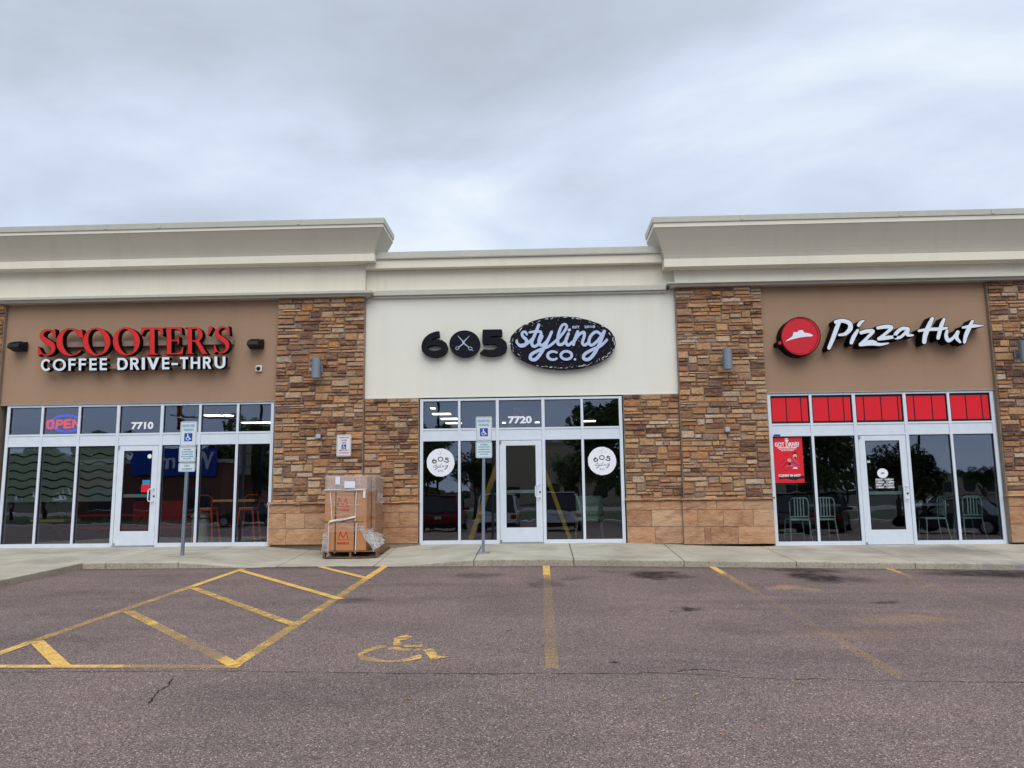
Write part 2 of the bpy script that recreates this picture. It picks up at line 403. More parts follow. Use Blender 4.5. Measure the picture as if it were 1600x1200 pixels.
def m_stone():
    m, t = mat('ledgestone'); v = wco(t)
    oi = t.node('ShaderNodeObjectInfo'); r = oi.outputs['Random']
    col = t.ramp(r, [(0, lin(100, 74, 70)), (.12, lin(130, 94, 80)), (.24, lin(172, 122, 90)), (.36, lin(210, 168, 126)), (.46, lin(138, 106, 96)), (.56, lin(200, 144, 92)), (.66, lin(216, 190, 162)), (.76, lin(176, 126, 96)), (.86, lin(206, 168, 132)), (.93, lin(112, 84, 80)), (1, lin(220, 200, 176))])
    off = t.node('ShaderNodeCombineXYZ', None, _0=t.math('MULTIPLY', r, 37), _1=t.math('MULTIPLY', r, 11), _2=0.0).outputs[0]
    va = t.node('ShaderNodeVectorMath', {'operation': 'ADD'}, _0=v, _1=off).outputs[0]
    a = t.noise(t.vmap(va, (1, 1, 3)), 5.5, 5, .65, .8); b = t.noise(t.vmap(va, (1, 1, 2.4)), 22, 5, .7, .5)
    col = t.mix(t.mapr(a, .46, .66, 0, .5), col, lin(214, 160, 100))
    col = t.mix(t.mapr(a, .44, .3, 0, .65), col, lin(88, 60, 54))
    col = t.mix(.75, col, t.mix(1, col, t.ramp(b, [(.3, (.45, .43, .44, 1)), (.5, (1, 1, 1, 1)), (.72, (1.6, 1.58, 1.55, 1))]), 'MULTIPLY'))
    pbsdf(t, col, .88, 0, t.math('ADD', t.math('MULTIPLY', b, 1.0), t.noise(va, 70, 3, .7)), 1.0, .03, .25); return m
def m_basestone():
    m, t = mat('cast_base_stone'); v = wco(t)
    oi = t.node('ShaderNodeObjectInfo'); r = oi.outputs['Random']
    col = t.ramp(r, [(0, lin(150, 108, 80)), (.3, lin(172, 128, 96)), (.55, lin(184, 142, 108)), (.8, lin(160, 124, 98)), (1, lin(190, 156, 124))])
    off = t.node('ShaderNodeCombineXYZ', None, _0=t.math('MULTIPLY', r, 37), _1=0.0, _2=t.math('MULTIPLY', r, 9)).outputs[0]
    va = t.node('ShaderNodeVectorMath', {'operation': 'ADD'}, _0=v, _1=off).outputs[0]
    a = t.noise(t.vmap(va, (1, 1, 2)), 3.2, 6, .6, .9); b = t.noise(t.vmap(va, (1, 1, 2.2)), 5, 7, .65, 1.8)
    col = t.mix(t.mapr(a, .42, .66, 0, .5), col, lin(196, 164, 132))
    col = t.mix(t.mapr(a, .45, .3, 0, .45), col, lin(136, 92, 72))
    pbsdf(t, col, .88, 0, t.math('ADD', t.math('MULTIPLY', b, 2), t.math('MULTIPLY', t.noise(va, 60, 3), .3)), .8, .018, .25); return m
def m_glass():
    m, t = mat('window_glass'); v = wco(t)
    bn = t.noise(v, 1.7, 2); bp = t.node('ShaderNodeBump'); bp.inputs['Strength'].default_value = .05; bp.inputs['Distance'].default_value = .02; t.put(bp.inputs['Height'], bn)
    g = t.node('ShaderNodeBsdfGlossy'); g.inputs['Roughness'].default_value = .0; g.inputs[0].default_value = (.86, .9, 1, 1); t.l.new(bp.outputs[0], g.inputs['Normal'])
    tr = t.node('ShaderNodeBsdfTransparent'); tr.inputs[0].default_value = (.88, .90, .89, 1)
    fr = t.node('ShaderNodeFresnel'); fr.inputs[0].default_value = 1.5
    f = t.math('ADD', t.math('MULTIPLY', fr.outputs[0], .9), .08)
    mx = t.node('ShaderNodeMixShader'); t.put(mx.inputs[0], f); t.l.new(tr.outputs[0], mx.inputs[1]); t.l.new(g.outputs[0], mx.inputs[2])
    t.l.new(mx.outputs[0], t.out.inputs[0]); return m
def m_film(name='stretch_film', k=1.0, b0=.03):
    m, t = mat(name); v = wco(t)
    s = t.noise(t.vmap(v, (1.2, 1.2, 9)), 5, 6, .65, 1.2); w = t.noise(v, 16, 5, .7, 2)
    a = t.math('ADD', t.mapr(s, .5, .75, b0, .5*k), t.mapr(w, .58, .75, 0, .4*k), True)
    p = t.node('ShaderNodeBsdfPrincipled'); p.inputs['Base Color'].default_value = (.78, .78, .8, 1); p.inputs['Roughness'].default_value = .18
    b = t.node('ShaderNodeBump'); b.inputs['Strength'].default_value = .8; b.inputs['Distance'].default_value = .02; t.put(b.inputs['Height'], t.math('ADD', s, w)); t.l.new(b.outputs[0], p.inputs['Normal'])
    tr = t.node('ShaderNodeBsdfTransparent'); mx = t.node('ShaderNodeMixShader')
    t.put(mx.inputs[0], a); t.l.new(tr.outputs[0], mx.inputs[1]); t.l.new(p.outputs[0], mx.inputs[2]); t.l.new(mx.outputs[0], t.out.inputs[0]); return m
def m_paint():
    m, t = mat('worn_yellow_paint'); v = wco(t)
    at = t.node('ShaderNodeAttribute'); at.attribute_name = 'wear'
    n = t.math('ADD', t.math('MULTIPLY', t.noise(v, 55, 4, .75), .6), t.math('MULTIPLY', t.noise(v, 4, 4, .6), .4))
    keep = t.mapr(t.math('SUBTRACT', n, t.math('MULTIPLY', at.outputs['Fac'], .36)), .33, .43)
    keep = t.math('MAXIMUM', keep, t.mapr(at.outputs['Fac'], 0, .85, .55, .05))
    col = t.ramp(t.noise(v, 12, 5), [(.3, lin(208, 164, 80)), (.7, lin(232, 190, 104))])
    p = t.node('ShaderNodeBsdfPrincipled'); t.put(p.inputs['Base Color'], col); p.inputs['Roughness'].default_value = .85
    tr = t.node('ShaderNodeBsdfTransparent'); mx = t.node('ShaderNodeMixShader')
    t.put(mx.inputs[0], t.math('MULTIPLY', keep, .93)); t.l.new(tr.outputs[0], mx.inputs[1]); t.l.new(p.outputs[0], mx.inputs[2]); t.l.new(mx.outputs[0], t.out.inputs[0]); return m
def m_wood(name, c1, c2, sc_=(1, 1, 14)):
    m, t = mat(name); v = wco(t); n = t.noise(t.vmap(v, sc_), 6, 5, .6, .6)
    pbsdf(t, t.ramp(n, [(.3, c1), (.7, c2)]), .75, 0, n, .3, .004); return m
A = dict(
 asphalt=m_asphalt(), concrete=m_concrete(), stone=m_stone(), base=m_basestone(), glass=m_glass(), film=m_film('stretch_film', .9, .05), densefilm=m_film('dense_stretch_film', 1.3, .3), paint=m_paint(),
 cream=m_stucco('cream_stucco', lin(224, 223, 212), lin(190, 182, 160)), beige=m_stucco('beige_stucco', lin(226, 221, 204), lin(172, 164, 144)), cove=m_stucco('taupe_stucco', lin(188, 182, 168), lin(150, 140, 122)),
 brown=m_stucco('brown_stucco', lin(162, 133, 110), lin(138, 111, 92)),
 mortar=simple('mortar', lin(140, 126, 110), .95, bump=.3), cap=simple('metal_coping', lin(180, 180, 168), .45, .1, .05), flash=simple('flashing', lin(210, 208, 196), .4, .2, .05),
 alu=simple('painted_aluminium', lin(206, 214, 224), .4, .0, .04), aludk=simple('aluminium_side', lin(150, 154, 158), .5, .3), gasket=simple('black_gasket', lin(22, 22, 24), .7),
 black=simple('black_trim', lin(20, 20, 24), .5), letterblack=simple('letter_return_black', lin(8, 8, 10), .7, var=.05, spec=.12), navy=simple('sign_black', lin(18, 19, 28), .7, var=.08, spec=.15),
 red=simple('sign_red_acrylic', lin(206, 34, 28), .3, var=.04), white=simple('sign_white_acrylic', lin(215, 224, 235), .3, var=.02), pwhite=simple('print_white', lin(226, 230, 236), .5, var=.02),
 lilac=simple('sign_periwinkle', lin(174, 190, 222), .35, var=.03), crimson=simple('sign_crimson', lin(196, 26, 40), .3, var=.04), race=simple('raceway', lin(140, 118, 106), .6),
 posterred=simple('poster_red', lin(214, 24, 40), .5, var=.04), filmred=simple('window_red', lin(214, 22, 38), .4, var=.03), steel=simple('galvanised_steel', lin(132, 146, 158), .45, .6, .15, 20),
 signblue=simple('sign_outline_blue', lin(60, 140, 180), .5), icon=simple('access_blue', lin(18, 60, 160), .5), signtext=simple('sign_text_blue', lin(56, 140, 178), .5), signred=simple('sign_text_red', lin(176, 60, 74), .5), signface=simple('sign_sheet', lin(206, 214, 216), .4, var=.04),
 card=simple('cardboard', lin(174, 122, 80), .85, var=.06, scale=3), carddk=simple('cardboard_side', lin(158, 114, 80), .85, var=.08), logo=simple('carton_print', lin(176, 34, 30), .8), strap=simple('black_strap', lin(26, 26, 30), .5),
 paper=simple('paper', lin(214, 220, 236), .7, var=.03), tape=simple('white_strap', lin(208, 202, 200), .5), pallet=m_wood('pallet_wood', lin(84, 58, 38), lin(138, 98, 62), (1, 8, 8)),
 sconce=simple('sconce_grey', lin(126, 136, 146), .4, .4, .05), fixture=simple('flood_black', lin(16, 19, 25), .5, spec=.25), white2=simple('camera_white', lin(222, 222, 220), .4, var=.03), boxg=simple('sensor_grey', lin(162, 166, 176), .5),
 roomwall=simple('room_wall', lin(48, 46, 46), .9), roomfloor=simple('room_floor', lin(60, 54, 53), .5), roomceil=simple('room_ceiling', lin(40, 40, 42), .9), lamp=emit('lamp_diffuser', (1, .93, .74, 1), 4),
 frost=None, yellow=simple('ladder_yellow', lin(236, 190, 44), .5), mint=simple('chair_mint', lin(206, 240, 232), .4, .0), rubber=simple('rubber', lin(18, 18, 18), .8), orange=simple('stool_orange', lin(240, 84, 46), .4), tablered=simple('bench_red', lin(215, 44, 54), .5),
 wood=m_wood('table_wood', lin(220, 176, 96), lin(240, 200, 120), (2, 10, 1)), salon=simple('salon_fabric', lin(150, 186, 164), .8, scale=26, var=.3), legwood=simple('chair_leg', lin(170, 160, 150), .6), railing=simple('railing_black', lin(16, 16, 16), .5), bin=simple('bin_grey', lin(205, 215, 208), .5),
 neonr=emit('neon_red', (1, .01, .03, 1), .62), neonb=emit('neon_blue', (.02, .03, 1, 1), .6), skin=simple('print_skin', lin(214, 160, 140), .6), pink=simple('print_pink', lin(206, 60, 92), .6), sky=simple('sticker_blue', lin(40, 140, 190), .5), bar=simple('push_bar', lin(168, 194, 190), .4, .3),
 fargreen=simple('far_field', (.03, .035, .02, 1), .95, var=.4, scale=.05), grass=simple('lawn', (.028, .052, .016, 1), .95, var=.4, scale=3), leaf=simple('foliage', (.075, .12, .04, 1), .8, var=.45, scale=4), bark=simple('bark', lin(80, 64, 50), .9), street=simple('street', lin(120, 116, 114), .9), bldg=simple('far_tan_wall', lin(176, 160, 140), .9), brick=simple('far_brick', lin(120, 80, 70), .9, var=.2, scale=20), bluesign=simple('blue_fascia', lin(18, 66, 170), .5),
 sigyel=simple('signal_yellow', lin(206, 130, 40), .5), cglass=simple('car_glass', lin(24, 28, 32), .08, spec=.8), tyre=simple('tyre', lin(20, 20, 20), .85), rim=simple('wheel_rim', lin(150, 150, 155), .35, .7), tail=simple('tail_light', lin(150, 14, 16), .25), cred=simple('car_dark_red', lin(110, 16, 24), .25), cwhite=simple('car_white', lin(216, 218, 220), .25), cgreen=simple('car_grey_green', lin(84, 92, 84), .25), cblack=simple('car_black', lin(16, 18, 22), .2), csilver=simple('car_silver', lin(170, 174, 180), .25, .3), plate=simple('number_plate', lin(190, 190, 190), .5), crack=simple('crack_dark', lin(30, 26, 27), .95), leafy=simple('dry_leaf', lin(190, 130, 50), .8))
def m_frost():
    m, t = mat('frosted_film'); d = t.node('ShaderNodeBsdfDiffuse'); d.inputs[0].default_value = lin(146, 160, 150); tr = t.node('ShaderNodeBsdfTransparent')
    mx = t.node('ShaderNodeMixShader'); mx.inputs[0].default_value = .72; t.l.new(tr.outputs[0], mx.inputs[1]); t.l.new(d.outputs[0], mx.inputs[2]); t.l.new(mx.outputs[0], t.out.inputs[0]); return m
A['frost'] = m_frost()

# ------------------------------------------------------------------ ground
def sheet(name, xs, ys, f, m):
    v = [(x, y, f(x, y)) for y in ys for x in xs]; n = len(xs)
    fc = [(j*n+i, j*n+i+1, (j+1)*n+i+1, (j+1)*n+i) for j in range(len(ys)-1) for i in range(n-1)]
    me = bpy.data.meshes.new(name); me.from_pydata(v, [], fc); return struct(link(name, me, m))
axs = [-600, -200, -60, -30, -15]+[-14+.5*i for i in range(57)]+[15, 30, 60, 200, 600]
ays = [-24, -18, -12, -6, 0]+[.5*i for i in range(1, 33)]
asph = sheet('parking_lot', axs, ays, za, A['asphalt'])
sheet('lawn_verge', [-600, -60, -20, 0, 20, 60, 600], [-46, -40, -34, -24], lambda x, y: za(x, y)+.03, A['grass'])
sheet('street', [-600, -60, 0, 60, 600], [-64, -46], lambda x, y: za(x, y)-.08, A['street'])
sheet('ground', [-600, -60, 0, 60, 600], [-600, -200, -100, -64], lambda x, y: za(x, y)-.05, A['fargreen'])
sheet('ground', [-600, -60, 0, 60, 600], [16, 40, 100, 600], lambda x, y: -.7, A['grass'])
# sidewalk cast in slabs with their kerb edge; the joints are real gaps
walk = MB().box(-14, 12.5, 13.6, 16.0, -.6, -.32).build('sidewalk', A['concrete']); struct(walk)
JX = [-7.97, -7.55, -6.28, -4.6, -2.9, -1.17, .53, 2.38, 4.25, 6.2, 8.1, 10.0, 12.0]
def slab(x0, x1, y0, y1, front=True, right=False):
    g = .006; x0 += g; x1 -= g; nx = max(2, int((x1-x0)/.2)); rows = []
    r = .018
    ys = [y0, y0+r*.3, y0+r]+[y0+(y1-y0)*k/6 for k in range(1, 7)]
    b = bmesh.new(); grid = []
    xs = [x0]+[x0+r*.5]+[x0+(x1-x0)*k/nx for k in range(1, nx)]+[x1-r*.5, x1]
    for j, y in enumerate(ys):
        row = []
        for i, x in enumerate(xs):
            dz = (-.02, -.006, 0)[j] if j < 3 else 0
            if i in (0, len(xs)-1): dz -= .009
            row.append(b.verts.new((x, y, zs(x, max(y, y0))+dz+RN.uniform(-.0012, .0012))))
        grid.append(row)
    for j in range(len(ys)-1):
        for i in range(len(xs)-1): b.faces.new((grid[j][i], grid[j][i+1], grid[j+1][i+1], grid[j+1][i]))
    low = [b.verts.new((v.co.x, v.co.y-.012, za(v.co.x, v.co.y)-.25)) for v in grid[0]]
    for i in range(len(xs)-1): b.faces.new((low[i], low[i+1], grid[0][i+1], grid[0][i]))
    for side in (0, -1):
        lo2 = [b.verts.new((r_[side].co.x, r_[side].co.y, zs(r_[side].co.x, r_[side].co.y)-.35)) for r_ in grid]
        for j in range(len(ys)-1):
            q = (grid[j][side], grid[j+1][side], lo2[j+1], lo2[j]); b.faces.new(q if side == 0 else q[::-1])
    bmesh.ops.recalc_face_normals(b, faces=b.faces)
    me = bpy.data.meshes.new('slab'); b.to_mesh(me); b.free(); return link('slab', me, A['concrete'], walk)
for a, b_ in zip(JX, JX[1:]):
    slab(a, b_, KY, 15.46)
# the walk left of the corner runs on toward the camera, its kerb facing right
for y0, y1 in ((13.32, 15.46), (11.5, 13.31), (9.7, 11.49), (7.9, 9.69), (6.1, 7.89)):
    slab(-9.9, -7.97-.0, y0, y1); slab(-12.0, -9.9, y0, y1); slab(-14, -12.0, y0, y1)
fill = MB()
for k in range(12):                     # kerb face of the left walk, rounded in to the corner
    ya = 6.1+(13.5-6.1)*k/12; yb = 6.1+(13.5-6.1)*(k+1)/12
    xa = -7.972+.0; top = lambda y: zs(-8, y)-.012
    fill.face([(xa, ya, za(xa, ya)-.2), (xa, yb, za(xa, yb)-.2), (xa-.012, yb, top(yb)), (xa-.012, ya, top(ya))])
fill.build('kerb_face', A['concrete'], walk)
# cold joint and cracks in the asphalt
def ribbon(name, pts, w, m, lift=.004, wear=None, parent=None, f=za):
    v = []; fc = []; wr = []
    for i, p in enumerate(pts):
        a = pts[max(i-1, 0)]; b = pts[min(i+1, len(pts)-1)]; dx, dy = b[0]-a[0], b[1]-a[1]; L = math.hypot(dx, dy) or 1
        ww = (w[i] if isinstance(w, list) else w)/2
        for s in (-1, 1):
            x, y = p[0]-dy/L*ww*s, p[1]+dx/L*ww*s; v.append((x, y, f(x, y)+lift)); wr.append(wear[i] if wear else 0)
        if i: k = 2*i; fc.append((k-2, k-1, k+1, k))
    me = bpy.data.meshes.new(name); me.from_pydata(v, [], fc)
    if wear:
        at = me.attributes.new('wear', 'FLOAT', 'POINT')
        for i, x in enumerate(wr): at.data[i].value = x
    o = link(name, me, m, parent); 
    for pl_ in me.polygons:
        if pl_.normal.z < 0: pl_.flip()
    if not parent: struct(o)
    return o
pts = []; x = -12.0
while x < 12:
    yb = G(800+x*170, 1050+(x+4)*.9).y if abs(x) < 6 else 6.5
    pts.append((x, 6.52-.02*x+.03*math.sin(x*1.7)+RN.uniform(-.012, .012)+(.05*math.sin((x-.4)*3.2) if .8 < x < 2.1 else 0))); x += .07
ribbon('asphalt_crack', pts, [RN.uniform(.003, .012) for _ in pts], A['crack'], .003)
for trace in ([(270, 1060), (262, 1072), (248, 1080), (240, 1090), (232, 1100)], [(1060, 1049), (1090, 1046), (1120, 1048), (1140, 1050)]):
    q = [G(*p) for p in trace]; q = smooth_pts([(p.x, p.y) for p in q], 10); q = [(a+RN.uniform(-.008, .008), b+RN.uniform(-.008, .008)) for a, b in q]
    ribbon('asphalt_crack', q, [RN.uniform(.003, .016) for _ in q], A['crack'], .003)
# painted markings
def line(p, q, w, wa, wb, n=24, lift=.004):
    a = G(*p); b = G(*q); pts = [(a.x+(b.x-a.x)*k/n, a.y+(b.y-a.y)*k/n) for k in range(n+1)]
    wr = [wa+(wb-wa)*k/n if not callable(wa) else wa(k/n) for k in range(n+1)]
    return ribbon('painted_line', pts, w, A['paint'], lift, wr)
line((853.5, 884.5), (862.5, 1045), .115, lambda t: .05+.72*sm(.06, .3, t)-.15*sm(.85, .95, t), 0)
line((1113, 886), (1402, 1054), .115, lambda t: .05+.55*sm(.03, .2, t)+.36*sm(.3, .45, t)-.22*sm(.75, .85, t), 0)
line((1388, 888.5), (1640, 985), .115, lambda t: .3+.7*sm(.03, .3, t), 0)
line((603, 884), (361, 1043), .115, lambda t: .1+.3*sm(.15, .3, t)-.2*sm(.9, 1, t), 0)
line((380, 889), (49, 1003.5), .11, lambda t: .1+.35*sm(.25, .5, t), 0, lift=.005)
line((49, 1003.5), (-30, 1032), .11, .2, .3, lift=.005)
line((-60, 1042), (375, 1042), .10, lambda t: .15+.42*sm(.45, .75, t)-.4*sm(.93, 1, t), 0, lift=.006)
line((500, 886), (577, 905), .11, .05, .1, lift=.008); line((376, 892), (532, 937), .11, .1, .15, lift=.008)
line((301, 919), (462, 978), .115, .3, .35, lift=.008); line((200, 956), (366, 1040), .12, lambda t: .35+.3*sm(.3, .7, t)-.6*sm(.85, 1, t), 0, lift=.008)
line((57, 1003), (98, 1042), .125, .15, .1, lift=.008)
# the worn wheelchair symbol, traced and laid on the ground
def onground(u, v, w):
    g = G(550+u*.1, 980-v*.1); return Vector((g.x, g.y, za(g.x, g.y)+.006))
sym = [('p', [(655, 180), (760, 150), (850, 130), (945, 155), (900, 185), (820, 205), (740, 215), (770, 290), (690, 295), (625, 275), (665, 215)]),
       ('p', [(820, 290), (890, 285), (1000, 290), (1105, 280), (1090, 318), (960, 318), (805, 318)]), ('p', [(585, 320), (740, 318), (760, 345), (910, 345), (900, 380), (700, 378), (640, 350), (560, 368)]), ('p', [(1010, 345), (1090, 335), (1060, 372), (975, 382)]),
       ('s', [(515, 310, 34), (400, 325, 46), (270, 365, 50), (165, 405, 50), (120, 450, 60), (175, 490, 70), (300, 515, 55), (430, 530, 44), (560, 545, 22), (700, 540, 28), (860, 520, 46), (970, 490, 62), (1060, 470, 60)]),
       ('p', [(1095, 365), (1190, 350), (1265, 345), (1290, 385), (1320, 420), (1330, 455), (1530, 470), (1400, 492), (1320, 512), (1230, 515), (1200, 470), (1150, 415), (1140, 390)])]
me = filled(contour(flip(sym), 1, 9), .0); place(me, onground); me.name = 'painted_wheelchair_symbol'
bm = bmesh.new(); bm.from_mesh(me); bmesh.ops.delete(bm, geom=[f for f in bm.faces if f.calc_area() < 1e-7], context='FACES'); bm.to_mesh(me); bm.free()
at = me.attributes.new('wear', 'FLOAT', 'POINT')
for i in range(len(me.vertices)): at.data[i].value = .12+.22*abs(math.sin(me.vertices[i].co.x*9))+.2*RN.random()
for f_ in me.polygons:
    if f_.normal.z < 0: f_.flip()
struct(link('painted_wheelchair_symbol', me, A['paint']))

# ------------------------------------------------------------------ the building
B = thing('shop_building', 'long low strip of three shops with tan stucco, cream parapet and brown ledgestone piers', 'building')
YW, YP = 15.5, 15.35                   # wall plane, pier face
def Z(py, Y, px): return P(px, py, Y).z
def avz(Y, *pp): return sum(Z(py, Y, px) for px, py in pp)/len(pp)
# stucco fields
XL0, XL1, XR0, XR1 = -11.19, -5.417, 4.522, 9.001
PXL, PXR = -3.573, 2.788
def panel(m, x0, x1, z0, z1, y=YW, name='stucco_panel'): return bx(name, m, B, x0, x1, y, y+.25, z0, z1)
zt = 5.15
panel(A['brown'], XL0, XL1, 2.975, zt, YW-.05)
panel(A['brown'], XR0, XR1, 2.975, 5.24, YW-.05)
zc = (Z(623, YW, 569)+Z(615, YW, 1061))/2
panel(A['cream'], PXL-.05, PXR+.05, zc, zt, YW-.04)
bx('drip_trim', A['flash'], B, PXL, PXR, YW-.055, YW-.04, zc-.012, zc+.004)
bx('drip_trim', A['aludk'], B, XL0, XL1, YW-.065, YW-.05, 2.965, 2.985)
bx('drip_trim', A['aludk'], B, XR0, XR1, YW-.065, YW-.05, 2.965, 2.985)
# cornices: profiles swept along the front and round the ends
def sweep(name, m, prof, stations):
    """prof: closed list of (out, z); stations: function out -> list of points along the path"""
    mb = MB(); n = len(prof); cols = [stations(o) for o, z in prof]; k = len(cols[0])
    for j in range(k-1):
        for i in range(n):
            a, b = i, (i+1) % n
            mb.face([(*cols[a][j], prof[a][1]), (*cols[a][j+1], prof[a][1]), (*cols[b][j+1], prof[b][1]), (*cols[b][j], prof[b][1])])
    for j in (0, k-1): mb.face([(*cols[i][j], prof[i][1]) for i in range(n)])
    o = mb.build(name, m, B)
    b = bmesh.new(); b.from_mesh(o.data); bmesh.ops.remove_doubles(b, verts=b.verts, dist=1e-5); bmesh.ops.recalc_face_normals(b, faces=b.faces); b.to_mesh(o.data); b.free(); return o
def side(sgn):
    xc = PXL if sgn < 0 else PXR; far = -14.0 if sgn < 0 else 13.5
    back = 15.95
    st = lambda o: [(far, YP-o), (xc-sgn*o, YP-o), (xc-sgn*o, back)]
    if sgn < 0:
        ztop = avz(14.9, (0, 353.4), (450, 344.9), (596, 342.5)); zd = avz(14.9, (0, 361.9), (450, 354)); zf = avz(14.92, (0, 367.6), (450, 360)); zcb = avz(15.12, (0, 406.4), (450, 400.2), (581, 398))
        zbb = avz(15.12, (0, 418.6), (450, 412), (581, 408)); zm1 = avz(15.2, (0, 463), (450, 457)); zm0 = avz(15.2, (0, 471), (450, 466))
    else:
        ztop = avz(14.9, (1022, 343), (1600, 322.8)); zd = avz(14.9, (1022, 350.7), (1600, 331.3)); zf = avz(14.92, (1022, 357), (1600, 341)); zcb = avz(15.12, (1042, 407), (1600, 389.4))
        zbb = avz(15.12, (1041, 419.7), (1600, 401.8)); zm1 = avz(15.2, (1055, 441.8), (1600, 427.4)); zm0 = avz(15.2, (1055, 448), (1600, 434))
    print('cornice', sgn, [round(z, 3) for z in (ztop, zd, zf, zcb, zbb, zm1, zm0)])
    sweep('cornice_coping', A['cap'], [(0, zd+.004), (.46, zd+.004), (.475, zd-.004), (.478, ztop), (.3, ztop+.03), (0, ztop+.03)], st)
    sweep('cornice_flashing', A['flash'], [(.40, zd-.012), (.462, zd-.012), (.462, zd-.001), (.40, zd-.001)], st)
    cove = [(0, zf), (.445, zf)]; cv_ = []
    for k in range(9):
        t = k/8; cv_.append((.445-.215*(1-(1-t)**1.35), zf+(zcb-zf)*t))
    sweep('cornice_fascia', A['beige'], [(.02, zf+.001), (.452, zf+.001), (.452, zd-.014), (.02, zd-.014)], st)
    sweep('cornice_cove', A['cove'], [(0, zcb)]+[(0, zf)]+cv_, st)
    sweep('cornice_band', A['beige'], [(0, zbb), (.235, zbb), (.235, zcb-.002), (0, zcb-.002)], st)
    sweep('frieze', A['beige'], [(-.15, zm1), (0, zm1), (0, zbb-.002), (-.15, zbb-.002)], st)
    sweep('cornice_moulding', A['cap'], [(-.1, zm0), (.10, zm0), (.12, zm0+.045), (.17, zm0+.05), (.17, zm1-.015), (.0, zm1-.001), (-.1, zm1-.001)], st)
    # seams in the coping
    return ztop, zd, zm0, zm1
L = side(-1); Rr = side(1)
for px in (165, 249, 466): 
    p = P(px, 350, 14.87); bx('coping_seam', A['cap'], B, p.x-.03, p.x+.03, 14.865, 14.87+.002, L[1]+.01, L[0]-.002)
for px in (1160, 1408, 1553):
    p = P(px, 345, 14.87); bx('coping_seam', A['cap'], B, p.x-.03, p.x+.03, 14.865, 14.87+.002, Rr[1]+.01, Rr[0]-.002)
# middle parapet
xa, xb = PXL-.0, PXR+.0
zt1 = avz(15.28, (582.5, 397), (1030, 383)); zd1 = avz(15.28, (582.5, 406), (1030, 393.3)); zb1 = avz(15.33, (569, 421), (1041, 409.6)); zm1 = avz(15.36, (580, 456), (1053, 443.7)); zm0 = avz(15.36, (580, 463.8), (1053, 454))
print('mid', zt1, zd1, zb1, zm1, zm0)
bx('middle_coping', A['cap'], B, xa-.24, xb+.24, 15.25, 16.0, zd1, zt1)
bx('middle_flashing', A['flash'], B, xa-.235, xb+.235, 15.258, 15.3, zd1-.012, zd1-.002)
bx('middle_band', A['beige'], B, xa, xb, 15.30, 15.9, zb1, zd1-.014)
bx('middle_frieze', A['beige'], B, xa, xb, 15.47, 15.9, zm1, zb1-.002)
bx('middle_moulding', A['cap'], B, xa+.175, xb-.175, 15.34, 15.9, zm0+.02, zm1)
bx('middle_moulding', A['flash'], B, xa+.175, xb-.175, 15.40, 15.9, zm0-.02, zm0+.018)
bx('roof_deck', A['cove'], B, -14, 13.5, 15.97, 26, 5.0, 5.4)

# ledgestone piers: a mortar core with every stone a piece of its own
def stone_templates(n=14):
    out = []
    for k in range(n):
        b = bmesh.new(); nx, nz = 4, 3; gx = [0, .06, .94, 1] if k % 2 else [0, .05, .5, .95, 1]; gz = [0, .12, .88, 1]
        rows = []
        for j, z in enumerate(gz):
            row = []
            for i, x in enumerate(gx):
                edge = i in (0, len(gx)-1) or j in (0, len(gz)-1); cor = i in (0, len(gx)-1) and j in (0, len(gz)-1)
                y = (.35 if edge else 1.0)+RN.uniform(-.3, .3)*(.5 if edge else 1)
                row.append(b.verts.new((x+(RN.uniform(0, .05) if i == 0 else -RN.uniform(0, .05) if i == len(gx)-1 else RN.uniform(-.05, .05)), -y, z+(RN.uniform(0, .10) if j == 0 else -RN.uniform(0, .10) if j == len(gz)-1 else 0)-.0)))
            rows.append(row)
        for j in range(len(gz)-1):
            for i in range(len(gx)-1): b.faces.new((rows[j][i], rows[j][i+1], rows[j+1][i+1], rows[j+1][i]))
        ring = rows[0]+[r[-1] for r in rows[1:]]+rows[-1][-2::-1]+[r[0] for r in rows[-2:0:-1]]
        bk = [b.verts.new((v.co.x, .5, v.co.z)) for v in ring]
        for i in range(len(ring)): j = (i+1) % len(ring); b.faces.new((ring[j], ring[i], bk[i], bk[j]))
        bmesh.ops.recalc_face_normals(b, faces=b.faces)
        if sum(f.normal.y*f.calc_area() for f in b.faces if len(f.verts) == 4 and abs(f.normal.y) > .5) > 0: bmesh.ops.reverse_faces(b, faces=b.faces)
        me = bpy.data.meshes.new('stone'); b.to_mesh(me); b.free(); me.materials.append(A['stone']); out.append(me)
    return out
ST = stone_templates()
def pack(x0, x1, z0, z1, seed):
    r = random.Random(seed); u = .02; n = max(1, round((x1-x0)/u)); u = (x1-x0)/n; H = [z0]*n; out = []
    hs = [.05, .06, .07, .08, .085, .10, .115, .14, .165]
    while True:
        m = min(H)
        if m >= z1-.02: break
        i = H.index(m); j = i
        while j < n and abs(H[j]-m) < 1e-6: j += 1
        seg = (j-i)*u; h = r.choice(hs)
        wmax = {.15: .3, .17: .3}.get(h, .44)
        w = r.uniform(max(.10, h*1.5), wmax)
        if h > .11: w = r.uniform(.17, .36)
        if seg-w < .10: w = seg if seg < .55 else seg/2
        k = max(1, round(w/u)); k = min(k, j-i)
        ln = H[i-1]-m if i > 0 else 9; rn = H[j]-m if j < n else 9
        for d in (ln, rn):
            if 0 < d < .22 and abs(d-h) < .035: h = d; break
        if seg < .16 and min(ln, rn) < .2: h = min(ln, rn)
        if k*u < .09: h = min(h, .07) if min(ln, rn) > .2 else min(ln, rn)
        if m+h > z1-.035: h = z1-m
        out.append((x0+i*u, x0+(i+k)*u, m, m+h))
        for q in range(i, i+k): H[q] = m+h
    return out
